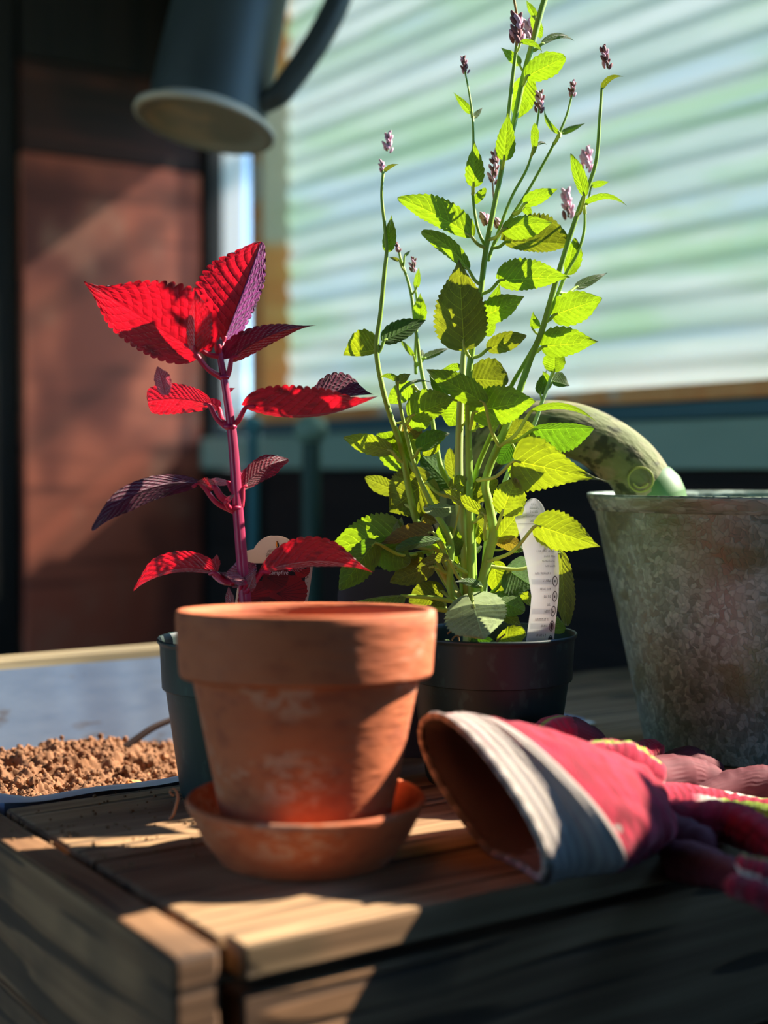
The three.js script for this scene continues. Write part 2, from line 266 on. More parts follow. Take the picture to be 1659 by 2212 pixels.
// ---------------------------------------------------------------- potting bench
const BY = 0.80;
const TZ0 = -0.288, TZ1 = -0.60, TX0 = 0.03, TX1 = 0.5;
{
  const g = thing('potting_bench', 'weathered wooden potting bench with a sunken metal tray and plank top', 'bench', V(0, 0, 0));
  const pl = (...a) => part(g, 'plank', box(...a), M.bench);
  part(g, 'side_board', box(0, BY - 0.078, -0.9, 0.022, BY, 0, 0.003), M.benchSide);
  part(g, 'side_board', box(0.001, BY - 0.165, -0.9, 0.022, BY - 0.081, 0, 0.003), M.benchSide);
  part(g, 'side_board', box(0.0, BY - 0.26, -0.9, 0.022, BY - 0.168, 0, 0.003), M.benchSide);
  part(g, 'front_trim', box(0.031, BY - 0.0165, -0.0145, 0.96, BY, 0.003, 0.0025), M.bench);
  part(g, 'front_board', box(0.031, BY - 0.11, -0.03, 0.96, BY - 0.0225, 0.0005, 0.003), M.benchSide);
  part(g, 'front_board', box(0.031, BY - 0.26, -0.03, 0.96, BY - 0.113, 0.001, 0.003), M.benchSide);
  pl(0.0265, BY - 0.022, -0.150, 0.96, BY, -0.0155, 0.0025);
  pl(0.0265, BY - 0.022, -0.287, 0.96, BY, -0.1525, 0.0025);
  pl(TX1 + 0.004, BY - 0.022, -0.40, 0.96, BY - 0.001, -0.2895, 0.0025);
  pl(TX1 + 0.004, BY - 0.022, -0.51, 0.96, BY - 0.0005, -0.4025, 0.0025);
  part(g, 'back_board', box(-0.0, BY - 0.2, -0.626, 0.56, BY + 0.045, -0.604, 0.003), M.pale);
  for (const [x, z] of [[0.03, -0.06], [0.9, -0.06], [0.03, -0.58], [0.9, -0.5]]) part(g, 'leg', box(x, 0, z, x + 0.05, BY - 0.024, z + 0.04, 0.004), M.benchSide);
  part(g, 'rail', box(0.08, 0.3, -0.5, 0.9, 0.34, -0.47, 0.003), M.benchSide);
}
{
  const g = thing('metal_tray', 'galvanised metal tray sunk in the bench top, holding brown soil', 'tray', V(TX0, BY - 0.09, TZ0));
  const t = 0.0012, y0 = BY - 0.088;
  part(g, 'floor_sheet', box(TX0, y0 - t, TZ1, TX1, y0, TZ0 - 0.012, 0.0005), M.tray);
  part(g, 'side_sheet', box(TX0, y0, TZ1, TX0 + t, BY + 0.004, TZ0 - 0.012, 0.0005), M.tray);
  part(g, 'side_sheet', box(TX1 - t, y0, TZ1, TX1, BY + 0.004, TZ0 - 0.012, 0.0005), M.tray);
  part(g, 'front_sheet', box(TX0, y0, TZ0 - 0.013, TX1, BY + 0.0015, TZ0 - 0.0118, 0.0005), M.tray);
  const bump = (x) => 0.003 * (fbm(x, 0.5, 7, 1, 3, 301) - 0.5);
  part(g, 'back_sheet', grid(60, 10, (u, v) => V(mix(TX0, TX1, u), mix(y0, BY + 0.037, v), TZ1 + 0.002 + bump(u * 0.9 + v * 0.05) + 0.002 * v)), M.tray);
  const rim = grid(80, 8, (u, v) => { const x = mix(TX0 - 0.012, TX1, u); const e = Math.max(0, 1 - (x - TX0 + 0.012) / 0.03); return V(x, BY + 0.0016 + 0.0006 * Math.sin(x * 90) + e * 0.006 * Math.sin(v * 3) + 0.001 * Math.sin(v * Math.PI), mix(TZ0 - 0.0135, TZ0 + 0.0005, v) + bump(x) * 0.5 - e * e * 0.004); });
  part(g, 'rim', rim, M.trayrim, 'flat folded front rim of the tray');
}
{ // soil: a heap with crumbly clods
  const h = (x, z) => {
    const u = (x - TX0) / (TX1 - TX0), v = (z - TZ0 + 0.013) / (TZ1 - TZ0);
    let y = BY - 0.045 + 0.034 * Math.exp(-(((x - 0.06) / 0.11) ** 2) - (((z + 0.43) / 0.09) ** 2)) + 0.024 * Math.exp(-(((x - 0.18) / 0.09) ** 2) - (((z + 0.46) / 0.08) ** 2)) + 0.02 * Math.exp(-(((z + 0.32) / 0.05) ** 2));
    const cl = (s, k) => { const a = Math.abs(n3(x * s, z * s, 0.3, k) - 0.5) * 2; return 1 - a; };
    return y + 0.012 * (cl(80, 311) - 0.6) + 0.009 * (cl(170, 315) - 0.6) + 0.006 * (n3(x * 460, z * 420, 0.1, 318) - 0.5);
  };
  const pos = grid(330, 220, (u, v) => { const x = mix(TX0 + 0.002, TX1 - 0.002, u), z = mix(TZ0 - 0.015, TZ1 + 0.008, v); return V(x, h(x, z), z); }, (u, v, p) => { const t = n3(p.x * 260, p.z * 260, 0.7, 321), q = sm(0.6, 0.8, n3(p.x * 60, p.z * 60, 0.2, 325)); return [mix(0.16, 0.34, t) - 0.05 * q, mix(0.075, 0.16, t) - 0.03 * q, mix(0.035, 0.075, t) - 0.02 * q]; });
  const clods = [pos];
  for (let k = 0; k < 4500; k++) {
    const x = mix(TX0 + 0.008, 0.36, rnd()), z = mix(TZ0 - 0.02, TZ1 + 0.02, rnd()), r = rr(0.0005, 0.002) * (rnd() < 0.08 ? 1.8 : 1), c = new THREE.IcosahedronGeometry(r, 1);
    const o = rnd() * 50; warp(c, (v) => { v.multiplyScalar(0.5 + 1.0 * n3(v.x * 500 + o, v.y * 300, v.z * 300 + o, 331)); }); c.translate(x, h(x, z) + r * 0.4, z);
    const t = rnd(), col = []; for (let i = 0; i < c.attributes.position.count; i++) col.push(mix(0.15, 0.4, t), mix(0.07, 0.19, t), mix(0.03, 0.09, t)); c.setAttribute('color', new THREE.Float32BufferAttribute(col, 3));
    const m = mergeVertices(c); if (m.index) clods.push(m);
  }
  const s = alone('soil', 'crumbly reddish brown potting soil heaped in the metal tray', 'soil', mergeGeometries(clods), M.soil, null, 'stuff');
  const peb = new THREE.IcosahedronGeometry(0.006, 3); warp(peb, (v) => { v.x *= 1.5; v.y *= 0.7; v.multiplyScalar(0.85 + 0.3 * n3(v.x * 150, v.y * 150, v.z * 150, 341)); });
  const pp = at(297, 1668, 0.935); peb.rotateZ(-0.5); peb.translate(pp.x, h(pp.x, pp.z) + 0.006, pp.z);
  alone('pebble', 'pale orange pebble lying on the soil heap in the tray', 'pebble', peb, std({ color: 0xd08a4c, roughness: 0.5 }));
  const a = at(388, 1548, 1.06), b = at(270, 1612, 1.04); a.y = Math.max(a.y, h(a.x, a.z) + 0.004); b.y = h(b.x, b.z) + 0.002;
  alone('twig', 'thin dark brown twig sticking out of the soil against the tray back', 'twig', tube([a, a.clone().lerp(b, 0.5).add(V(0, 0.003, 0)), b], [0.0022, 0.003], 20, 7), std({ color: 0x3a2a24, roughness: 0.9 }));
}
{ // dry curled root on the bench and crumbs around it
  const q = (x, y, d) => at(x, y, d), d = 0.80;
  const k = [q(368, 1803, d), q(374, 1796, d), q(380, 1778, d), q(384, 1757, d), q(380, 1743, d), q(372, 1738, d), q(368, 1748, d), q(374, 1753, d)];
  const dy = BY + 0.0012 - k[0].y; k.forEach((p) => (p.y += dy));
  alone('dried_root', 'thin pale dried root curled upright on the bench beside the saucer', 'root', tube(k, [0.0011, 0.0008, 0.0007], 60, 6), std({ color: 0xa8795a, roughness: 0.9 }));
  const crumbs = [];
  for (let i = 0; i < 170; i++) { const x = rr(0.002, 0.2), z = rr(-0.285, -0.13), r = rr(0.0004, 0.0013), c = new THREE.IcosahedronGeometry(r, 0); c.translate(x, BY + r * 0.5, z); crumbs.push(c); }
  alone('crumbs', 'scattered soil crumbs on the bench boards before the tray', 'crumbs', mergeGeometries(crumbs), std({ color: 0x8a6a48, roughness: 1 }), null, 'stuff');
}
// ---------------------------------------------------------------- pots
const basePx = (x, d) => { const p = at(x, 1010, d); p.y = BY; return p; };
const TC = basePx(660, 0.716);
{
  const s = thing('terracotta_saucer', 'round terracotta saucer under the clay pot at the bench front', 'saucer', TC);
  const sw = lathe([[0, 0.002], [0.0405, 0], [0.0444, 0.001], [0.0535, 0.013], [0.0606, 0.0275], [0.0622, 0.0312], [0.0608, 0.0333], [0.0583, 0.0322], [0.0563, 0.0275], [0.0482, 0.0125], [0.0424, 0.0085], [0, 0.008]], 120, TC);
  part(s, 'dish', sw, M.terra);
  const p = thing('terracotta_pot', 'empty terracotta flower pot with a thick rim standing in its saucer', 'pot', TC.clone().add(V(0, 0.008, 0)));
  const t = TC.clone().add(V(0, 0.0085, 0)), h = 0.1195, lean = (geo) => { const m = new THREE.Matrix4().makeTranslation(t.x + F.x * 0.038, t.y, t.z + F.z * 0.038).multiply(new THREE.Matrix4().makeRotationAxis(R, -0.045)).multiply(new THREE.Matrix4().makeTranslation(-t.x - F.x * 0.038, -t.y, -t.z - F.z * 0.038)); geo.applyMatrix4(m); return geo; };   // the pot leans a little back on the saucer
  part(p, 'body', lean(lathe([[0.008, 0.001], [0.0385, 0], [0.042, 0.002], [0.0593, 0.086], [0.0596, h - 0.03], [0.056, h - 0.03], [0.0545, 0.08], [0.0365, 0.009], [0.008, 0.009], [0.008, 0.001]], 140, t)), M.terra);
  part(p, 'rim', lean(lathe([[0.0565, h - 0.033], [0.0648, h - 0.0345], [0.0657, h - 0.0325], [0.0677, h - 0.006], [0.0675, h - 0.001], [0.0656, h], [0.0625, h - 0.001], [0.0613, h - 0.004], [0.0565, h - 0.033]], 140, t)), M.terra);
}
// nursery pot: profile of thin plastic with a rolled lip and a deep band
function nurseryPot(g, c, r, h) {
  part(g, 'pot', lathe([[0, 0.003], [r * 0.68, 0.003], [r * 0.72, 0], [r * 0.745, 0.003], [r * 0.905, h * 0.68], [r * 0.905, h * 0.685], [r * 0.94, h * 0.685], [r * 0.945, h * 0.69], [r * 0.968, h * 0.955], [r * 0.995, h * 0.975], [r, h * 0.99], [r * 0.99, h], [r * 0.965, h * 0.992], [r * 0.945, h * 0.96], [r * 0.89, h * 0.68], [r * 0.71, 0.006], [0, 0.006]], 140, c, 2, 8), M.plastic);
  const sg = new THREE.CircleGeometry(r * 0.93, 90, 0, 6.2832), pos = [], n = 46;
  const soil = grid(n, 90, (u, v) => { const a = v * Math.PI * 2, q = u * r * 0.915, x = Math.cos(a) * q, z = Math.sin(a) * q; return V(c.x + x, c.y + h * 0.86 + (n3(x * 160, z * 160, 0.4, 351) - 0.5) * 0.007 + (n3(x * 420, z * 420, 0.4, 355) - 0.5) * 0.004, c.z + z); });
  part(g, 'potting_soil', soil, M.potsoil);
}
// ---------------------------------------------------------------- leaves
// vein drawing shared by the leaves of one plant: u along the midrib, v across the blade
function veinCanvas(n, base, vein, spots, wide, second) {
  const c = canvas(512, 512), g = c.getContext('2d'); g.fillStyle = base; g.fillRect(0, 0, 512, 512);
  for (let k = 0; k < spots.n; k++) { const x = rnd() * 512, y = rnd() * 512, r = rr(4, spots.r); const gr = g.createRadialGradient(x, y, 0, x, y, r); gr.addColorStop(0, spots.c[k % spots.c.length]); gr.addColorStop(1, 'rgba(0,0,0,0)'); g.fillStyle = gr; g.fillRect(x - r, y - r, 2 * r, 2 * r); }
  g.lineCap = 'round';
  const stroke = (w, a, pts) => { g.strokeStyle = vein; g.globalAlpha = a; g.lineWidth = w; g.beginPath(); g.moveTo(...pts[0]); for (const p of pts.slice(1)) g.lineTo(...p); g.stroke(); g.globalAlpha = 1; };
  const lat = (u0, side) => { const p = []; for (let k = 0; k <= 14; k++) { const s = k / 14, u = u0 + 0.25 * s * (1 - u0 * 0.5) + 0.06 * s * s; p.push([Math.min(511, u * 512), 256 + side * s * 250]); } return p; };
  if (second) for (let i = 0; i < n * 2; i++) for (const sd of [-1, 1]) { const u0 = (i / n / 2) ** 1.15 * 0.92; const L = lat(u0, sd); for (let k = 2; k < 14; k++) { const p = L[k], du = 512 * 0.9 / n; stroke(1.1, 0.45, [p, [p[0] + du * 0.35 + rr(-4, 4), p[1] - sd * rr(4, 16)], [p[0] + du * 0.8, p[1] - sd * rr(0, 14)]]); } }
  for (let i = 0; i < n; i++) for (const sd of [-1, 1]) { const L = lat((i / n) ** 1.15 * 0.92, sd); for (let k = 0; k < 14; k++) stroke(wide * (1 - k / 18), 0.85, [L[k], L[k + 1]]); }
  for (let k = 0; k < 32; k++) stroke(wide * 2.3 * (1 - k / 40), 1, [[k * 16, 256], [k * 16 + 16, 256]]);
  return c;
}
const gm = ctex(veinCanvas(8, '#aeaea6', '#fffff0', { n: 60, r: 46, c: ['rgba(150,150,140,0.35)', 'rgba(255,255,240,0.3)'] }, 3.4, true));
const rm = ctex(veinCanvas(11, '#d8d8d8', '#a87a98', { n: 90, r: 40, c: ['rgba(110,60,90,0.4)', 'rgba(255,240,240,0.35)'] }, 3, true));
const pillow = (n, sec) => (x, y) => { const s = Math.abs(y - 0.5) * 2, q = x - 0.25 * s * (1 - x * 0.4) - 0.06 * s * s, w = Math.pow(clamp(q, 0, 1), 1 / 1.15) * n / 0.92, t = Math.abs(w - Math.round(w)) * 2, mid = clamp(s * 9), e = s * sec + (Math.round(w - 0.5) % 2) * 0.5 + 0.6 * (vn(x * 20, y * 20, 20, 20, 77) - 0.5), t2 = Math.abs(e - Math.round(e)) * 2; return Math.sqrt(Math.max(0, t)) * mid * 0.62 + 0.3 * Math.sqrt(t2) * mid + 0.08 * vn(x * 60, y * 60, 60, 60, 79); };
const rb = tex(512, 512, pillow(11, 6), false), gb = tex(512, 512, pillow(8, 4), false);
const gl = (hex, tr = 0.7) => phy({ color: hex, map: gm, bumpMap: gb, bumpScale: 0.0004, roughness: 1, transmission: tr, thickness: 0, side: THREE.DoubleSide, clearcoat: 0.05, clearcoatRoughness: 0.5 });
const T = { lime: gl(0xb2dc1c), yellow: gl(0xc0d61e), olive: gl(0xa6b422), brown: gl(0xb09a26), green: gl(0x8cc61c), dark: gl(0x66a41a, 0.45), pale: gl(0xd2f0a0, 0.35) };  // pale has the bright gloss of a leaf top put into its colour
const rl = (hex, tr = 0.45) => phy({ color: hex, map: rm, bumpMap: rb, bumpScale: 0.0014, roughness: 1, transmission: tr, thickness: 0, side: THREE.DoubleSide, clearcoat: 0.22, clearcoatRoughness: 0.42, sheen: 0.35, sheenColor: new THREE.Color(0x8a30b0), sheenRoughness: 0.5 });
const TR = { red: rl(0xf0142c, 0.55), crimson: rl(0xb80f3e, 0.45), purple: rl(0x7a0c40, 0.25), pink: rl(0xf8647c, 0.5) };  // pink is the leaf red with light put into its colour
const stemG = phy({ color: 0x9ac23c, roughness: 0.6, transmission: 0.12, thickness: 0 }), stemY = phy({ color: 0xc9c860, roughness: 0.6, transmission: 0.12, thickness: 0 }), stemR = phy({ color: 0xb01c52, roughness: 0.5, clearcoat: 0.15 });
const petR = phy({ color: 0xc8284c, roughness: 0.5, clearcoat: 0.15 }), petY = phy({ color: 0xbcd05a, roughness: 0.7, transmission: 0.3, thickness: 0 });
const flowerM = std({ vertexColors: true, roughness: 0.8 });

// one blade. b, t: pixel of blade base and tip; wl, wr: half widths (px) left and right of the base-to-tip line; d depth of the base;
// sl: depth gained per pixel-metre to the right and upwards; fold: how far the edges leave the midrib; bow: px the midrib bends to the left
function leafGeo(o) {
  const [bx, by] = o.b, [tx, ty] = o.t, L = Math.hypot(tx - bx, ty - by), ux = (tx - bx) / L, uy = (ty - by) / L, lx = uy, ly = -ux;   // left of travel on the picture
  const N = o.teeth, sub = 6, n = N * sub, m = 6, pos = [], uv = [], idx = [], mp = o.d / FPX, ph = rnd() * 6;
  const prof = (u, pk) => { const a = o.round ?? 0.44, b = a * (1 - pk) / pk; return (1 - (o.acu ?? 0.3) * sm(0.62, 1.0, u)) * Math.pow(u, a) * Math.pow(1 - u, b) / (Math.pow(pk, a) * Math.pow(1 - pk, b)); };
  for (let i = 0; i <= n; i++) {
    const u = i / n, bo = (o.bow ?? 0) * 4 * u * (1 - u), db = (o.bow ?? 0) * 4 * (1 - 2 * u) / L;
    const nx = lx - ux * db, ny = ly - uy * db, nl = Math.hypot(nx, ny);
    const mx = bx + (tx - bx) * u + lx * bo, my = by + (ty - by) * u + ly * bo;
    const fr = (u * N) % 1, tooth = o.crenate ? Math.pow(Math.abs(Math.sin(Math.PI * N * u)), 0.6) - 0.6 : (fr < 0.75 ? fr / 0.75 : (1 - fr) * 4) - 0.5;
    for (let j = -m; j <= m; j++) {
      const s = j / m, as = Math.abs(s), side = s < 0 ? o.wl : o.wr, pk = (s < 0 ? o.pl : o.pr) ?? o.pk ?? 0.3, te = 1 + (o.amp ?? 0.09) * tooth * as ** 4 * Math.min(1, 6 * u * (1.02 - u) + 0.2);
      const w = side * prof(clamp(u, 0.0005, 0.9995), pk) * te, back = (o.cord ?? 0.12) * Math.abs(side) * as ** 1.6 * (1 - u) ** 4;
      const sgn = s < 0 ? 1 : -1, x = mx + nx / nl * sgn * as * w - ux * back, y = my + ny / nl * sgn * as * w - uy * back;
      const dx = x - bx, dyu = by - y, k = (o.sl?.[0] ?? 0) * dx + (o.sl?.[1] ?? 0) * dyu;
      const puck = (o.puck ?? 0.05) * Math.cos((u - 0.26 * as) * (o.nv ?? 8) * 6.283) * as * (1 - as * 0.55) * Math.abs(side) * 1.3;
      const wave = (o.wave ?? 0.05) * Math.abs(side) * Math.sin(u * 9 + ph + s * 2) * as * as;
      const z = k + ((s < 0 ? o.fl : o.fr) ?? o.fold ?? 0.25) * as * Math.abs(w) + (o.cup ?? 0) * as * as * Math.abs(w) + puck + wave + (o.curl ?? 0) * L * u * u + (o.hump ?? 0) * L * 4 * u * (1 - u);
      const p = at(x, y, o.d + z * mp); pos.push(p.x, p.y, p.z); uv.push(u, 0.5 + 0.49 * s);
    }
  }
  const c = 2 * m + 1; for (const [j0, j1] of [[0, m], [m, 2 * m]]) for (let i = 0; i < n; i++) for (let j = j0; j < j1; j++) { const a = i * c + j, b = a + c; idx.push(a, b, a + 1, b, b + 1, a + 1); }
  const g = make(pos, uv, idx); if (o.mr) { g.addGroup(0, idx.length / 2, 0); g.addGroup(idx.length / 2, idx.length / 2, 1); } return g;
}
const sq = (a) => 1 / Math.pow(Math.pow(Math.abs(Math.cos(a)), 3.2) + Math.pow(Math.abs(Math.sin(a)), 3.2), 1 / 3.2);
const P = (arr, d0, d1) => arr.map((p, i) => at(p[0], p[1], p[2] ?? mix(d0, d1 ?? d0, i / (arr.length - 1))));
function addLeaf(g, o, petMat, petR0, stemPts) {
  const l = part(g, 'leaf', leafGeo(o), o.mr ? [o.mat, o.mr] : o.mat);
  if (stemPts) {
    const e = stemPts, b = at(o.b[0], o.b[1], o.d), mid = b.clone().lerp(e, 0.5); mid.y -= b.distanceTo(e) * 0.12;
    const t0 = at(o.b[0] + (o.t[0] - o.b[0]) * 0.06, o.b[1] + (o.t[1] - o.b[1]) * 0.06, o.d + ((o.sl?.[0] ?? 0) * (o.t[0] - o.b[0]) + (o.sl?.[1] ?? 0) * (o.b[1] - o.t[1])) * 0.06 * o.d / FPX);
    part(l, 'petiole', tube([t0, b, mid, e], [petR0 * 0.7, petR0, petR0 * 1.15], 18, 7), petMat);
  }
  return l;
}
// ---------------------------------------------------------------- coleus
const CC = basePx(532, 0.858), GC = basePx(1060, 0.90);
{
  const g = thing('potted_coleus', 'red coleus on a single square stem in a dark plastic pot behind the terracotta pot', 'plant', CC);
  nurseryPot(g, CC, 0.0553, 0.0985);
  const z = (x, y) => [150 + x / 2.37, 500 + y / 2.37], ds = 0.86;
  part(g, 'stem', tube(P([z(925, 2120), z(905, 1940), z(892, 1790), z(862, 1420), z(832, 1030), z(792, 760), z(768, 620), z(765, 570)], ds), [0.0044, 0.0043, 0.0041, 0.0038, 0.0034, 0.0026, 0.0021, 0.0012], 120, 24, (a) => 0.8 * sq(a)), stemR, 'upright square magenta stem');
  for (const [x, y, r] of [[892, 1790, 0.0051], [850, 1415, 0.0044], [822, 1000, 0.0044], [790, 745, 0.0034]]) { const q = at(...z(x, y), ds), n = new THREE.SphereGeometry(r, 16, 10); n.scale(1, 0.55, 1); n.translate(q.x, q.y, q.z); part(g, 'stem_node', n, stemR); }
  const C = (b, t, wl, wr, m, node, o = {}) => addLeaf(g, { b: z(...b), t: z(...t), wl: wl / 2.37, wr: wr / 2.37, mat: TR[m], d: ds + (o.dz ?? 0), teeth: o.teeth ?? 15, crenate: true, acu: 0.6, amp: 0.1, puck: 0.055, nv: 11, pk: 0.27, sl: o.sl ?? [-0.45, -0.3], ...o }, petR, o.pr0 ?? 0.0016, node ? at(...z(...node), ds) : null);
  C([628, 600], [72, 252], 150, 262, 'red', [785, 750], { sl: [-0.35, -0.55], teeth: 18, cord: 0.35, pl: 0.38, pr: 0.24, fold: 0.2, curl: -0.05, round: 0.42 });
  C([640, 610], [640, 300], 40, 92, 'red', [780, 750], { sl: [-0.6, -0.5], dz: -0.008, teeth: 12, pr: 0.45, fold: 0.3 });
  C([785, 575], [982, 52], 232, 92, 'red', [772, 640], { sl: [-0.35, 0.3], teeth: 17, pl: 0.4, pr: 0.52, fl: 0.1, fr: 1.6, mr: rl(0xa83090, 0.15), acu: 0.35, dz: 0.012, round: 0.44, hump: 0.05 });  // violet right half: its sky reflection painted as leaf colour
  C([832, 650], [1268, 480], 85, 46, 'crimson', [805, 745], { sl: [0.1, -0.05], bow: 16, pl: 0.2, fl: 0.8, fr: 0.9, mr: TR.red, teeth: 14, cord: 0.5, round: 0.4 });  // red lower half: backlit glow painted as leaf colour
  C([905, 900], [1582, 842], 150, 14, 'red', [825, 1005], { sl: [-0.3, -0.75], bow: -28, pl: 0.33, teeth: 16, fold: 0.2, curl: 0.05, cord: 0.2, round: 0.4 });
  C([1240, 848], [1560, 834], 120, 8, 'purple', null, { sl: [0.1, 0.7], pl: 0.42, dz: 0.006, teeth: 9, fold: 0.1, round: 0.8 });
  C([712, 885], [400, 872], 76, 82, 'red', [792, 995], { sl: [-0.7, -0.25], bow: -8, pl: 0.68, pr: 0.66, acu: 0, teeth: 8, amp: 0.06, fold: 0.5, round: 0.42 });
  C([490, 835], [450, 692], 34, 50, 'pink', null, { sl: [-0.6, -0.4], dz: -0.012, teeth: 6, pk: 0.5 });
  C([765, 905], [690, 850], 26, 34, 'crimson', [795, 985], { dz: 0.012, teeth: 6, fold: 0.4 });
  C([800, 820], [850, 800], 12, 12, 'crimson', [800, 850], { dz: 0.01, teeth: 4 });
  C([668, 1290], [118, 1532], 66, 62, 'purple', [835, 1432], { sl: [0.35, 0.35], bow: -35, pl: 0.5, pr: 0.62, teeth: 15, fold: 0.45, amp: 0.05, cord: 0.0 });
  C([745, 1310], [655, 1280], 30, 34, 'red', [805, 1380], { sl: [-0.2, -0.6], teeth: 6, pk: 0.5, pr0: 0.0022, dz: -0.002, amp: 0.05 });
  C([890, 1312], [1122, 1168], 62, 58, 'crimson', [880, 1405], { sl: [0.3, 0.25], bow: 12, pl: 0.5, pr: 0.66, teeth: 10, fold: 0.45, amp: 0.06 });
  C([870, 1310], [900, 1215], 30, 34, 'pink', [860, 1400], { dz: 0.012, teeth: 6, pk: 0.5 });
  C([815, 1285], [722, 1268], 26, 14, 'pink', [845, 1330], { dz: 0.012, teeth: 6, pk: 0.6 });
  C([800, 1385], [850, 1340], 14, 12, 'crimson', [838, 1425], { dz: -0.008, teeth: 4 });
  C([745, 1748], [328, 1842], 18, 92, 'red', [835, 1800], { sl: [-0.35, -0.4], bow: -26, pr: 0.45, teeth: 13, fold: 0.25, amp: 0.06 });
  C([735, 1755], [755, 1655], 22, 26, 'red', [830, 1800], { sl: [-0.4, -0.2], dz: 0.008, teeth: 6, pk: 0.55 });
  C([985, 1745], [1558, 1748], 126, 30, 'red', [890, 1830], { sl: [-0.3, -0.55], bow: 25, round: 0.9, pl: 0.42, pr: 0.4, teeth: 15, fold: 0.22, pr0: 0.0019, amp: 0.07 });
  C([1075, 1695], [1230, 1705], 8, 42, 'crimson', null, { dz: 0.01, teeth: 7, pk: 0.55 });
  C([905, 1800], [870, 1685], 82, 74, 'pink', [895, 1850], { sl: [0.1, 1.3], dz: -0.008, pk: 0.62, teeth: 9, fold: -0.5, amp: 0.08 });
  C([880, 1800], [760, 1740], 40, 34, 'crimson', [880, 1840], { dz: -0.004, teeth: 7, fold: 0.5 });
  C([915, 1840], [950, 1735], 26, 30, 'red', [890, 1830], { dz: -0.008, teeth: 6, fold: 0.4 });
  C([835, 1960], [815, 1820], 26, 20, 'red', null, { dz: 0.006, teeth: 7, pk: 0.5 });
  C([925, 1985], [990, 1890], 40, 44, 'brownred', null, { dz: 0.004, teeth: 7, pk: 0.5, mat: rl(0x9c4030, 0.3) });
  C([752, 590], [728, 480], 16, 14, 'crimson', [765, 620], { teeth: 5, dz: 0.004 });
  C([768, 590], [775, 535], 16, 16, 'purple', [766, 620], { teeth: 5, dz: -0.003, sl: [0.2, 0.5] });
  C([660, 590], [738, 545], 50, 14, 'red', [770, 640], { teeth: 7, dz: -0.006, pl: 0.6 });
}
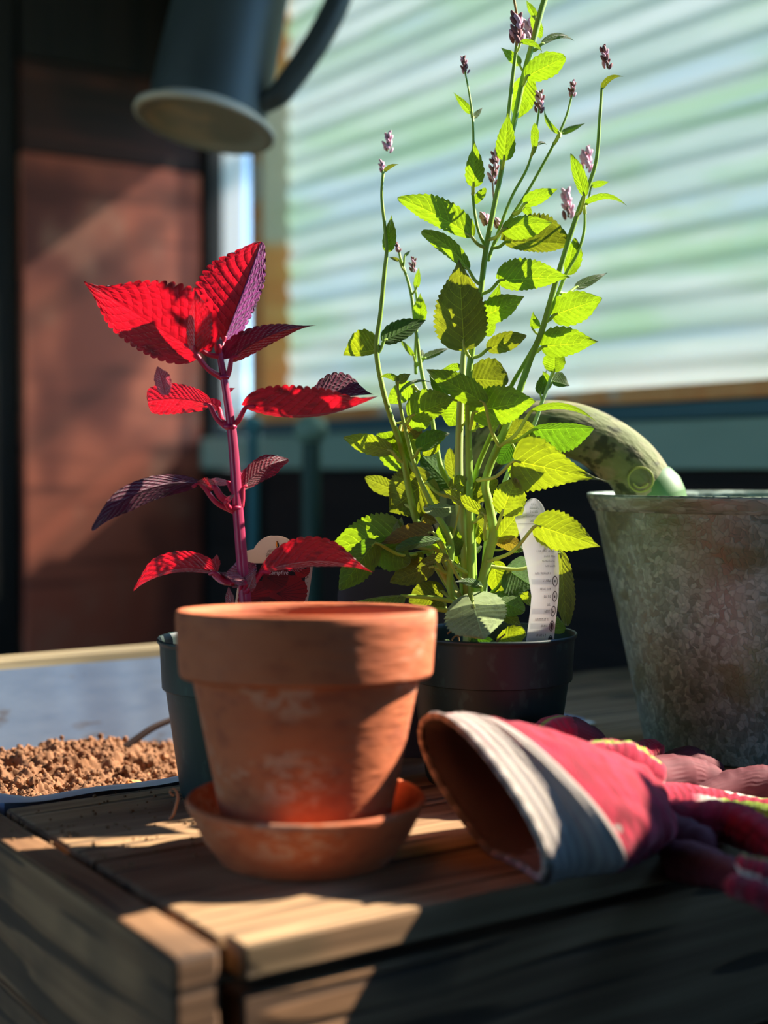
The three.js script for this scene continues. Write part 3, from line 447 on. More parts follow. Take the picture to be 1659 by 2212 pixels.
// ---------------------------------------------------------------- yellow-green plant with flower spikes
{
  const g = thing('potted_mint_plant', 'tall yellow-green leafy plant with small pink flower spikes in a dark plastic pot', 'plant', GC);
  nurseryPot(g, GC, 0.0562, 0.0965);
  const k = 2.37, K = 4.1475;
  const t2 = (x, y) => [700 + x / k, y / k], t3 = (x, y) => [700 + x / k, 400 + y / k], t4 = (x, y) => [680 + x / k, 780 + y / k], a = (x, y) => [700 + x / K, 770 + y / K], b = (x, y) => [960 + x / K, 770 + y / K], c = (x, y) => [690 + x / K, 1050 + y / K], e = (x, y) => [900 + x / K, 1050 + y / K];
  const D = 0.90, stems = [];
  const ends = [];
  const S = (pts, r0, r1, dz = 0, dz1 = dz, m = stemG) => { const n = pts.length, w = pts.map((p, i) => [p[0], p[1], D + mix(dz, dz1, i / (n - 1))]); const v = P(w), r = []; for (let i = 0; i < 12; i++) r.push(mix(r0, r1, i / 11)); const s = part(g, 'stem', tube(v, r, 26 + n * 5, 12, (q) => 0.86 * sq(q)), m); const cv = new THREE.CatmullRomCurve3(v, false, 'centripetal'); for (let i = 0; i <= 60; i++) stems.push(cv.getPoint(i / 60)); ends.push([s, v]); return s; };
  const root = e(470, 1500);
  const s1 = S([e(500, 1480), t4(800, 1100), t4(795, 900), t4(790, 560), t3(742, 980), t3(770, 760), t3(800, 560), t2(830, 1270), t2(870, 1060), t2(918, 820), t2(950, 540), t2(965, 400), t2(985, 240)], 0.0028, 0.0012);
  S([e(470, 1480), t4(785, 1100), t4(758, 900), t4(738, 600), t4(745, 230), t3(712, 900), t3(717, 815)], 0.0044, 0.0016, 0.006, 0.008, phy({ color: 0xb4cc74, roughness: 0.6 }));
  const s1c = S([t2(912, 835), t2(960, 680), t2(1020, 400), t2(1060, 250), t2(1110, 60), t2(1135, -20)], 0.0019, 0.0022, 0.002, 0.012);
  const s2 = S([e(540, 1480), t4(850, 1180), t4(888, 1000), t4(914, 880), t4(890, 720), t4(872, 640), t4(888, 560), t4(940, 430), t4(1010, 260), t3(1060, 880), t3(1110, 760), t3(1180, 520), t3(1250, 290), t2(1310, 1060), t2(1350, 960), t2(1392, 830), t2(1412, 600), t2(1422, 455)], 0.0036, 0.001, -0.008, 0.0);
  S([t2(1335, 1060), t2(1332, 1180), t2(1300, 1290), t3(1240, 450), t3(1180, 600), t3(1120, 720)], 0.0009, 0.0014, 0.008, -0.002);
  const s3 = S([c(1290, 1100), c(1180, 920), c(1000, 620), c(930, 460), t4(530, 850), t4(482, 660), t4(455, 500), t4(430, 400), t4(390, 290), t4(345, 130), t3(268, 840), t3(290, 650), t3(310, 440), t3(320, 340), t2(312, 1170), t2(295, 1000), t2(302, 880)], 0.003, 0.0009, 0.004, -0.004);
  const s4 = S([c(1270, 1060), c(1180, 960), a(1130, 1640), a(1000, 1400), a(840, 1060), a(770, 830), a(690, 480), a(650, 230)], 0.0026, 0.0009, -0.004, -0.012);
  const s5 = S([c(1290, 1000), a(1190, 1280), a(1130, 1150), a(1060, 1030), a(1000, 760), a(960, 520), t3(500, 960), t3(470, 740), t3(440, 530), t3(390, 370), t3(378, 310)], 0.0023, 0.0008, 0.014, 0.03);
  S([t3(470, 960), t3(468, 850), t3(478, 620), t3(462, 500)], 0.0012, 0.0008, 0.034, 0.034);
  const s6 = S([t2(850, 1300), t2(880, 1220), t2(960, 1010), t2(1040, 860), t2(1072, 750), t2(1096, 600), t2(1102, 560)], 0.0012, 0.0006, 0.004, 0.012);
  const s7 = S([t2(842, 1330), t2(870, 1250), t2(960, 1110), t2(1060, 950), t2(1200, 690), t2(1242, 590), t2(1268, 490)], 0.0013, 0.0007, 0.006, 0.018);
  const s8 = S([t2(822, 1255), t2(790, 1180), t2(768, 1060), t2(760, 960), t2(765, 720), t2(760, 600), t2(740, 460), t2(722, 370)], 0.0012, 0.0006, 0.004, 0.016);
  S([e(600, 1100), t4(880, 930), t4(930, 740), t4(1010, 530), t4(1120, 330), t4(1170, 190), t4(1222, 50)], 0.0022, 0.0012, 0.014, 0.014, phy({ color: 0xa8cc8c, roughness: 0.6 }));
  const s10 = S([e(520, 1100), t4(820, 600), t4(880, 430), t4(930, 320), t4(1000, 140), t4(1080, 0), t3(1108, 770)], 0.0022, 0.0012, 0.008, 0.004);
  S([c(1300, 1080), c(1150, 860), c(1000, 600), c(930, 520)], 0.0024, 0.0018, 0.0, 0.004, stemY);
  S([c(1280, 1040), c(1210, 900), c(1130, 700), c(1060, 580), c(960, 520)], 0.0022, 0.0016, 0.006, 0.006, stemY);
  S([c(1180, 1030), c(1000, 1000), c(740, 985)], 0.0018, 0.0014, -0.016, -0.018);
  S([c(1180, 1120), c(960, 1095), c(660, 1090)], 0.0019, 0.0015, -0.018, -0.02);
  const near = (p) => { let bp = null, bd = 9; for (const q of stems) { const dy = q.y - p.y, dd = Math.hypot(q.x - p.x, q.z - p.z, dy) + (dy > -0.004 ? 0.012 : 0); if (dd < bd) { bd = dd; bp = q; } } return bp; };
  // tile, base, tip, left and right half width, tone, extras
  const SL = { lime: [-0.5, -0.4], yellow: [-0.45, -0.4], olive: [-0.3, -0.25], brown: [-0.25, -0.15], green: [0.25, 0.3], dark: [0.45, 0.35], pale: [0.2, 1.4] };
  function Lf(f, bb, tt, wl, wr, tone, o = {}) {
    const s = f === t2 || f === t3 || f === t4 ? k : K, B0 = f(...bb), T0 = f(...tt), len = Math.hypot(T0[0] - B0[0], T0[1] - B0[1]), base = SL[tone];
    if (s === K) { wl *= 1.1; wr *= 1.1; }
    const d = D + (o.z ?? 0), big = len > 90, q = { b: B0, t: T0, wl: wl / s, wr: wr / s, mat: T[tone], d, teeth: Math.max(4, Math.round(len / 13)), amp: big ? 0.11 : 0.09, sl: [base[0] + rr(-0.18, 0.18), base[1] + rr(-0.18, 0.18)], fold: rr(0.12, 0.34), wave: 0.08, puck: 0.045, cord: 0.2, ...o };
    if (o.bow) q.bow = o.bow / s;
    const bp = at(...B0, d), e0 = o.p === 0 ? null : o.p ? at(...f(...o.p), D + (o.pz ?? 0)) : near(bp);
    addLeaf(g, q, tone === 'dark' || tone === 'green' ? stemG : petY, len > 60 ? 0.0011 : 0.0007, e0 && e0.distanceTo(bp) > 0.002 ? e0 : null);
  }
  const F1 = [
    [t2, [1040, 390], [1236, 290], 72, 62, 'lime', { pk: 0.5 }], [t2, [1040, 400], [985, 605], 70, 66, 'lime', { z: 0.008, pk: 0.45 }], [t2, [1008, 216], [1118, 268], 18, 14, 'lime', { bow: 18, z: -0.006 }], [t2, [1000, 330], [905, 243], 24, 32, 'lime', { z: 0.006 }],
    [t2, [1115, 225], [1282, 210], 16, 20, 'green', { bow: 36, z: 0.008 }], [t2, [1080, 85], [1034, 0], 18, 22, 'lime', { z: 0.014 }], [t2, [1068, 80], [1110, 196], 30, 26, 'lime', { z: 0.016, pk: 0.5 }],
    [t2, [922, 812], [945, 565], 50, 52, 'lime', { pk: 0.26, z: -0.006 }], [t2, [766, 948], [772, 722], 46, 54, 'lime', { pk: 0.28 }], [t2, [764, 1038], [828, 962], 20, 26, 'lime', { pk: 0.5, z: 0.012 }], [t2, [752, 578], [662, 472], 20, 20, 'lime', { z: 0.022 }], [t2, [764, 602], [812, 550], 14, 15, 'dark', { z: 0.02 }],
    [t2, [1074, 755], [1078, 630], 18, 24, 'lime', { pk: 0.5 }], [t2, [1090, 745], [1142, 742], 10, 8, 'green', { bow: 12 }], [t2, [1205, 682], [1128, 556], 12, 16, 'lime', { bow: 22, z: 0.01 }], [t2, [1215, 682], [1338, 630], 16, 16, 'green', { z: 0.03 }], [t2, [1424, 455], [1534, 392], 16, 14, 'olive', { bow: 26 }],
    [t2, [1332, 1000], [1262, 785], 26, 42, 'lime', { z: -0.03, pk: 0.4 }], [t2, [1334, 1045], [1552, 1055], 18, 16, 'lime', { bow: 44 }], [t2, [1370, 950], [1462, 930], 18, 18, 'lime', { z: 0.03 }], [t2, [308, 880], [384, 842], 12, 10, 'olive', { bow: 10 }],
    [t3, [322, 336], [346, 152], 30, 40, 'lime', { pk: 0.3 }], [t2, [748, 1205], [376, 1012], 52, 96, 'lime', { pk: 0.4, pl: 0.5, bow: -12, teeth: 15, z: -0.006 }], [t3, [735, 425], [498, 238], 46, 44, 'lime', { pk: 0.55, bow: -26, z: -0.008 }],
    [t2, [1028, 1042], [1198, 966], 44, 34, 'lime', { pk: 0.32 }], [t2, [1026, 1060], [1064, 1108], 24, 22, 'lime', { z: 0.006 }], [t3, [922, 222], [1168, 192], 48, 74, 'lime', { z: -0.012, pk: 0.35, bow: 6 }], [t3, [932, 290], [1258, 300], 150, 48, 'dark', { z: 0.006, pk: 0.5, mat: T.olive, sl: [-0.1, -0.2], teeth: 15 }],
    [t3, [902, 486], [1262, 470], 108, 58, 'lime', { pk: 0.3, teeth: 15 }], [t3, [812, 676], [1026, 568], 72, 62, 'lime', { pk: 0.33 }], [t3, [842, 690], [900, 500], 40, 40, 'lime', { z: 0.012 }], [t3, [828, 765], [880, 690], 24, 30, 'lime', { z: 0.012 }],
    [t3, [716, 820], [690, 378], 146, 128, 'olive', { pk: 0.3, teeth: 18, z: -0.008, fold: 0.12, sl: [-0.3, -0.25] }], [t3, [842, 836], [1038, 770], 56, 46, 'olive', { pk: 0.4 }], [t3, [1178, 664], [1424, 578], 88, 84, 'lime', { pk: 0.36 }], [t3, [1122, 826], [1406, 800], 96, 62, 'lime', { pk: 0.3 }],
    [t3, [1180, 948], [1180, 846], 60, 56, 'lime', { pk: 0.45, z: 0.012 }], [t3, [1172, 1004], [1258, 1028], 56, 20, 'green', { z: 0.014 }], [t3, [1108, 1066], [1140, 946], 34, 26, 'dark', { z: 0.012, mat: T.green }], [t3, [1150, 1010], [1120, 950], 24, 20, 'lime', { z: 0.016 }],
    [t3, [1242, 448], [1284, 268], 26, 62, 'lime', { z: 0.012, pk: 0.42 }], [t3, [1288, 524], [1452, 448], 26, 24, 'green', { z: 0.014 }], [t3, [1064, 728], [1072, 642], 12, 44, 'lime', { pr: 0.2, z: 0.008 }],
    [t3, [308, 796], [522, 690], 66, 42, 'dark', { pk: 0.34 }], [t3, [268, 842], [98, 872], 22, 116, 'yellow', { pr: 0.36 }], [t3, [488, 695], [492, 552], 36, 38, 'lime', { z: 0.02 }], [t3, [510, 888], [646, 832], 24, 14, 'green', { z: 0.03 }], [t3, [500, 880], [500, 840], 12, 14, 'green', { z: 0.03 }], [t3, [458, 872], [382, 782], 14, 14, 'lime', { z: 0.03 }], [t3, [474, 522], [486, 420], 18, 16, 'lime', { z: 0.026 }], [t3, [412, 362], [444, 334], 8, 8, 'green', { z: 0.026 }], [t3, [385, 385], [332, 368], 10, 10, 'olive', { z: 0.026 }],
    [a, [658, 222], [494, 184], 18, 34, 'lime', { bow: -22, z: -0.012 }], [a, [664, 228], [778, 155], 46, 34, 'olive', { z: -0.012 }], [a, [800, 262], [574, 412], 74, 84, 'lime', { z: 0.008, pk: 0.45 }], [a, [684, 310], [970, 236], 14, 16, 'green', { bow: 52, z: -0.01, p: [668, 380] }],
    [a, [786, 530], [1172, 372], 168, 96, 'lime', { pk: 0.34, z: -0.012, teeth: 13, sl: [-0.35, -0.35] }], [a, [1432, 412], [916, 116], 92, 122, 'olive', { pk: 0.36, z: -0.022, teeth: 16, mat: T.lime, sl: [-0.2, -0.2], p: [1560, 790], pz: -0.01 }], [a, [1090, 340], [940, 165], 60, 84, 'dark', { z: 0.004, mat: T.green }], [a, [1222, 98], [1055, 118], 26, 40, 'lime', { z: 0.008 }], [a, [1326, 205], [1652, 220], 180, 88, 'olive', { pk: 0.5, z: 0.004 }],
    [b, [262, 500], [818, 402], 176, 150, 'lime', { pk: 0.36, z: -0.006, teeth: 14, bow: 10 }], [a, [1205, 410], [1120, 626], 120, 118, 'lime', { z: 0.012, pk: 0.4 }], [a, [772, 530], [950, 612], 60, 92, 'lime', { z: 0.002, pk: 0.5 }], [a, [700, 610], [880, 760], 86, 84, 'brown', { z: 0.01, pk: 0.45 }],
    [a, [852, 826], [1128, 688], 96, 56, 'green', { pk: 0.34, z: -0.016, bow: 10 }], [a, [600, 842], [172, 724], 84, 84, 'lime', { pk: 0.4, z: -0.004, mat: T.yellow }], [a, [745, 930], [470, 690], 150, 176, 'lime', { pk: 0.34, z: 0.004, cord: 0.5, p: [835, 1050] }], [a, [1010, 770], [870, 900], 60, 64, 'yellow', { z: 0.008 }], [a, [1130, 1160], [870, 880], 120, 110, 'dark', { z: 0.026, pk: 0.45 }], [a, [1165, 1085], [1128, 820], 60, 36, 'olive', { z: 0.018, pk: 0.5 }],
    [a, [655, 1210], [364, 1082], 78, 66, 'olive', { z: 0.016, pk: 0.45 }], [a, [908, 1128], [585, 1392], 222, 218, 'brown', { pk: 0.34, z: 0.002, teeth: 18, cord: 0.35, mat: T.olive, p: [1140, 1260], fold: 0.1, sl: [-0.2, -0.2] }], [a, [1260, 1290], [1560, 1110], 110, 86, 'olive', { pk: 0.45, z: 0.006 }], [a, [1130, 1170], [1280, 1090], 60, 60, 'yellow', { z: 0.004, pk: 0.5 }], [a, [1440, 1412], [1072, 1188], 36, 66, 'lime', { z: -0.018, mat: T.yellow, pk: 0.5, bow: 14, p: [1440, 1640] }], [a, [1215, 1310], [1160, 1180], 50, 70, 'lime', { z: -0.01, mat: T.yellow, p: [1150, 1620] }],
    [a, [905, 1340], [1178, 1345], 32, 76, 'pale', { z: -0.012, pk: 0.5, bow: -14 }], [b, [520, 1392], [640, 1088], 122, 150, 'yellow', { pk: 0.42, z: -0.014, teeth: 10, p: [400, 1640] }], [b, [628, 935], [1500, 1125], 238, 224, 'yellow', { pk: 0.16, z: -0.03, teeth: 18, round: 0.42, cord: 0.1, sl: [-0.3, -0.3], fold: 0.08, p: [300, 1110], pz: -0.012 }], [b, [800, 655], [1342, 640], 50, 196, 'green', { pk: 0.4, z: -0.012, teeth: 15, mat: T.green, sl: [-0.2, -0.3] }],
    [b, [786, 486], [1368, 592], 26, 30, 'lime', { bow: 92, z: -0.02, teeth: 15, p: [500, 800], pz: -0.01 }], [b, [500, 700], [846, 690], 122, 66, 'olive', { pk: 0.5, z: 0.002 }], [b, [605, 780], [478, 960], 84, 70, 'brown', { z: 0.014, mat: T.dark, pk: 0.5 }], [b, [632, 962], [590, 1090], 44, 46, 'lime', { z: 0.002 }], [b, [704, 1120], [606, 1094], 30, 34, 'dark', { z: 0.004 }], [b, [610, 520], [690, 570], 30, 24, 'lime', { z: 0.01 }],
    [e, [1075, 352], [1648, 545], 172, 150, 'yellow', { pk: 0.3, z: -0.036, teeth: 14, round: 0.5, sl: [-0.35, -0.35], p: [650, 670], pz: -0.012 }], [e, [720, 480], [960, 190], 70, 112, 'yellow', { pk: 0.5, z: -0.006 }], [e, [705, 470], [930, 545], 84, 62, 'olive', { z: -0.004, mat: T.brown, pk: 0.5 }], [e, [830, 760], [1040, 900], 190, 170, 'dark', { z: -0.004, pk: 0.42, p: [600, 1000] }], [e, [860, 510], [980, 580], 34, 66, 'green', { z: 0.0 }], [e, [690, 690], [740, 985], 110, 80, 'yellow', { z: 0.006, pk: 0.4 }],
    [e, [1290, 600], [1345, 1256], 92, 76, 'olive', { z: 0.0, pk: 0.52, teeth: 15 }], [e, [1225, 1300], [1262, 1160], 24, 92, 'green', { z: 0.0, mat: T.lime }], [e, [685, 1010], [970, 1120], 110, 92, 'dark', { z: -0.012, pk: 0.5, mat: T.green, p: [600, 1010] }], [e, [950, 960], [1040, 1090], 50, 36, 'yellow', { z: 0.0 }], [e, [776, 1150], [940, 1250], 64, 46, 'olive', { z: -0.006 }], [e, [735, 1410], [975, 1300], 92, 70, 'yellow', { z: -0.02, pk: 0.6, wave: 0.25 }],
    [e, [512, 1072], [600, 1375], 252, 262, 'pale', { z: -0.04, pk: 0.34, teeth: 15, cord: 0.42, round: 0.42, sl: [0.15, 1.4], fold: 0.2, p: [505, 960], pz: -0.01 }], [e, [480, 1350], [725, 1400], 46, 60, 'olive', { z: -0.022, mat: T.dark }], [e, [300, 1400], [205, 1420], 40, 30, 'dark', { z: -0.03 }], [e, [560, 1290], [450, 1310], 46, 40, 'lime', { z: -0.01 }],
    [c, [728, 440], [44, 572], 130, 212, 'lime', { pk: 0.3, z: -0.004, teeth: 17, cord: 0.2, fold: 0.1, p: [1000, 570] }], [c, [690, 440], [740, 270], 44, 46, 'pale', { z: -0.008, p: 0, sl: [0.9, 0.1] }], [c, [494, 508], [178, 935], 130, 124, 'green', { z: -0.024, pk: 0.4, teeth: 12, sl: [-0.2, -0.3], p: [980, 585] }], [c, [492, 512], [812, 690], 116, 148, 'olive', { z: -0.01, mat: T.green, sl: [-0.2, -0.2], pk: 0.5, p: [980, 585] }],
    [c, [1078, 490], [686, 572], 38, 60, 'dark', { z: -0.03, bow: -16, pk: 0.62 }], [c, [1010, 408], [545, 522], 36, 108, 'brown', { z: -0.026, pk: 0.36, p: [1330, 780] }], [c, [1010, 720], [632, 862], 92, 116, 'olive', { z: -0.012, pk: 0.4, p: [1260, 760] }], [c, [925, 660], [810, 640], 44, 60, 'lime', { z: -0.006 }], [c, [1152, 652], [858, 744], 28, 52, 'olive', { z: -0.026, bow: -26, p: [1330, 860] }],
    [c, [1210, 620], [1090, 340], 140, 112, 'lime', { z: 0.006, pk: 0.42 }], [c, [930, 275], [1060, 330], 44, 60, 'brown', { z: 0.0 }], [c, [1400, 300], [1430, 530], 84, 66, 'yellow', { z: 0.008 }], [c, [1380, 560], [1460, 540], 40, 46, 'green', { z: 0.008 }], [c, [1100, 940], [800, 1040], 76, 120, 'olive', { z: 0.004, pk: 0.45, p: [1200, 1000] }], [c, [742, 985], [300, 1034], 132, 16, 'green', { z: -0.02, pl: 0.4, mat: T.green, sl: [-0.3, -0.3], p: 0 }], [c, [1122, 1040], [975, 1090], 56, 44, 'yellow', { z: -0.004 }], [c, [660, 1090], [560, 1125], 36, 26, 'green', { z: -0.022, p: 0 }], [c, [1452, 900], [1208, 860], 34, 38, 'dark', { z: -0.03, bow: -20, p: [1440, 960] }], [c, [1250, 690], [1170, 640], 40, 44, 'lime', { z: 0.0 }], [c, [1060, 690], [1000, 770], 44, 40, 'lime', { z: 0.002 }],
    [b, [330, 1420], [400, 1560], 70, 60, 'olive', { z: -0.002 }], [b, [300, 1500], [240, 1650], 60, 60, 'yellow', { z: 0.006 }], [b, [500, 1480], [590, 1640], 70, 70, 'brown', { z: 0.004 }], [a, [1290, 560], [1360, 680], 46, 46, 'yellow', { z: 0.004 }], [a, [1390, 620], [1480, 590], 30, 24, 'lime', { z: 0.004 }],
    [a, [1590, 690], [1650, 620], 36, 30, 'lime', { z: 0.006 }],
  ];
  for (const r of F1) Lf(...r);
  // flower spikes: clusters of small mauve calyces with brown bracts
  const spike = (f, x0, y0, x1, y1, n, r, dz, dark = 0.4) => {
    const s = f === t2 || f === t3 ? k : K, gs = [];
    for (let i = 0; i < n; i++) {
      const u = (i + 0.5) / n, q = f(mix(x0, x1, u), mix(y0, y1, u)), an = i * 2.4, sp = r / s * mix(0.9, 0.4, u) * rr(0.7, 1.1);
      const p = at(q[0] + Math.cos(an) * sp, q[1] + rr(-0.3, 0.3) * sp, D + dz + Math.sin(an) * sp * D / FPX), rad = r / s * 0.46 * D / FPX * rr(0.8, 1.2);
      const el = new THREE.SphereGeometry(rad, 9, 7); el.scale(0.75, 1.9, 0.75); el.rotateZ(-Math.cos(an) * 0.7 + 0.1); el.rotateX(Math.sin(an) * 0.6); el.translate(p.x, p.y, p.z);
      const pk = rnd() > dark, col = []; for (let j = 0; j < el.attributes.position.count; j++) col.push(...(pk ? [0.78, 0.44, 0.55] : [0.26, 0.11, 0.11])); el.setAttribute('color', new THREE.Float32BufferAttribute(col, 3)); gs.push(el);
    }
    { const core = tube([at(...f(x0, y0), D + dz), at(...f(x1, y1), D + dz)], [0.0007, 0.0004], 6, 6), col = []; for (let j = 0; j < core.attributes.position.count; j++) col.push(0.2, 0.15, 0.06); core.setAttribute('color', new THREE.Float32BufferAttribute(col, 3)); gs.push(core); }
    return mergeGeometries(gs);
  };
  const spk = (...q) => part(g, 'flower_spike', spike(...q), flowerM, 'small mauve flower spike');
  spk(t2, 985, 210, 990, 75, 18, 34, 0, 0.5); spk(t2, 1040, 190, 1048, 110, 12, 34, 0.03, 0.1); spk(t2, 724, 370, 712, 288, 14, 18, 0.016, 0.45); spk(t2, 1452, 345, 1428, 235, 12, 24, 0.004, 0.8); spk(t2, 1100, 570, 1104, 465, 14, 26, 0.012, 0.6); spk(t2, 1268, 490, 1274, 415, 12, 18, 0.018, 0.4); spk(t2, 322, 770, 332, 680, 12, 24, 0.05, 0.15); spk(t2, 300, 880, 292, 820, 8, 18, 0.04, 0.15);
  spk(t2, 862, 930, 878, 770, 20, 26, 0.012, 0.35); spk(t2, 830, 1150, 820, 1100, 8, 30, 0.012, 0.3); spk(t2, 888, 1165, 894, 1125, 8, 24, 0.012, 0.3); spk(t2, 1345, 860, 1345, 760, 12, 34, 0.06, 0.1); spk(t2, 1250, 1110, 1240, 970, 14, 32, 0.06, 0.15); spk(t3, 450, 440, 460, 370, 10, 18, 0.026, 0.5); spk(t3, 380, 340, 372, 295, 8, 14, 0.026, 0.4);
  const extra = at(...t2(985, 140), D); part(g, 'stem', tube([at(...t2(985, 240), D), at(...t2(988, 100), D), at(...t2(972, -10), D + 0.003)], [0.0009, 0.0008], 16, 8), std({ color: 0xb08a4a }));
  part(g, 'stem', tube(P([t2(870, 1030), t2(862, 930)], D + 0.012), [0.0007, 0.0006], 8, 6), std({ color: 0xb89a80 }));
  // dry curled stalks on the soil
  for (const q of [[[280, 1320], [330, 1290], [370, 1340], [380, 1420]], [[300, 1400], [340, 1350], [420, 1330]], [[720, 1390], [750, 1360], [790, 1330]]]) part(g, 'dry_stalk', tube(P(q.map((p) => e(...p)), D - 0.036), [0.0006, 0.0005], 24, 6), std({ color: 0x7c6238 }));
}
// ---------------------------------------------------------------- plant tags
function strip(rows, d, bend, thick, inset = 0) {   // rows: [y, left, right] in px; a thin bent card
  const pos = [], uv = [], idx = [], n = rows.length, y0 = rows[0][0], y1 = rows[n - 1][0], m = 8;
  for (const side of [0, 1]) rows.forEach(([y, l, r]) => { const v = 1 - (y - y0) / (y1 - y0); for (let j = 0; j <= m; j++) { const u = j / m, p = at(mix(l, r, u), y, d + bend(u, v) + side * thick); pos.push(p.x, p.y, p.z); uv.push(u, v); } });
  const c = m + 1, q = n * c;
  for (let i = 0; i < n - 1; i++) for (let j = 0; j < m; j++) { const a = i * c + j; idx.push(a, a + c, a + 1, a + 1, a + c, a + c + 1); const b = q + a; idx.push(b, b + 1, b + c, b + 1, b + c + 1, b + c); }
  for (let i = 0; i < n - 1; i++) for (const j of [0, m]) { const a = i * c + j, b = q + a; idx.push(a, b, a + c, b, b + c, a + c); }
  for (let j = 0; j < m; j++) { idx.push(j, j + 1, q + j, j + 1, q + j + 1, q + j); }
  return make(pos, uv, idx);
}
{
  const W = 256, Hh = 1024, cv = canvas(W, Hh), x = cv.getContext('2d'); x.fillStyle = '#f2f3f0'; x.fillRect(0, 0, W, Hh);
  const Y = (py) => (py - 1075) / (1440 - 1075) * Hh;
  x.fillStyle = '#dfe2e2'; for (const py of [1256, 1320, 1352, 1384]) x.fillRect(20, Y(py) - 16, 190, 34);
  x.strokeStyle = '#8a8f8c'; x.lineWidth = 3; x.beginPath(); x.moveTo(10, Y(1131)); x.lineTo(220, Y(1131)); x.stroke();
  // lines of print too small to be read in the photograph
  x.fillStyle = '#8d908e'; const line = (py, a, b, h = 12, col = '#9a9c9a') => { x.fillStyle = col; let p = a; while (p < b) { const w = rr(4, 9); x.fillRect(p, Y(py) - h / 2 + rr(-1, 1), w * 0.35, h); x.fillRect(p + w * 0.5, Y(py) + h / 2 - 4, w * 0.4, 4); if (rnd() < 0.5) x.fillRect(p, Y(py) - h / 2, w * 0.8, 4); p += w + (rnd() < 0.18 ? 9 : 3); } };
  for (const [py, a, b] of [[1089, 90, 170], [1096, 70, 180], [1104, 80, 170], [1114, 60, 180], [1124, 110, 190]]) line(py, a, b, 13, '#7d8a70');
  for (const [py, a, b] of [[1146, 110, 180], [1156, 120, 190], [1167, 130, 220], [1178, 190, 226], [1190, 100, 226], [1201, 150, 226], [1211, 130, 226], [1222, 150, 226]]) line(py, a, b, 11);
  line(1238, 60, 190, 12, '#8d908e'); for (const [py, a, b] of [[1254, 120, 186], [1272, 90, 186], [1288, 120, 184], [1306, 160, 184], [1320, 140, 184], [1338, 60, 184], [1352, 120, 184], [1372, 90, 184], [1386, 120, 184]]) line(py, a, b, 14, '#6d706e');
  x.strokeStyle = '#23262a'; x.fillStyle = '#23262a'; [1255, 1288, 1320, 1352, 1384].forEach((py, i) => { x.lineWidth = 5; x.beginPath(); x.ellipse(222, Y(py), 20, 30, 0, 0, 6.29); x.stroke(); if (i === 3) { x.beginPath(); x.ellipse(222, Y(py), 13, 22, 0, 0, 6.29); x.fill(); } else if (i === 4) { x.fillRect(206, Y(py) - 22, 32, 20); x.fillRect(219, Y(py), 6, 18); } else { x.fillRect(218, Y(py) - 8 + i * 2, 8, 14); if (i) x.fillRect(212, Y(py) - 12, 4, 22); } });
  const rows = [[1076, 1149, 1156], [1080, 1141, 1163], [1086, 1136, 1169], [1094, 1133, 1174], [1104, 1131, 1178], [1112, 1128, 1181], [1116, 1112, 1183], [1124, 1113, 1186], [1140, 1118, 1189], [1158, 1123, 1193], [1184, 1129, 1204], [1223, 1138, 1207.5], [1262, 1144, 1207.5], [1288, 1148, 1206.5], [1310, 1146, 1204], [1337, 1143, 1201], [1366, 1139, 1198], [1395, 1135, 1195], [1440, 1130, 1190]];
  alone('plant_tag', 'white curved plant tag with small print and round icons in the green plant pot', 'tag', strip(rows, 0.872, (u, v) => -0.004 * u + 0.006 * (u - 0.5) ** 2 + 0.006 * v * v - 0.012 * v * (1 - v), 0.0006), phy({ map: ctex(cv), roughness: 0.5, transmission: 0.7, thickness: 0, side: THREE.DoubleSide }));
}
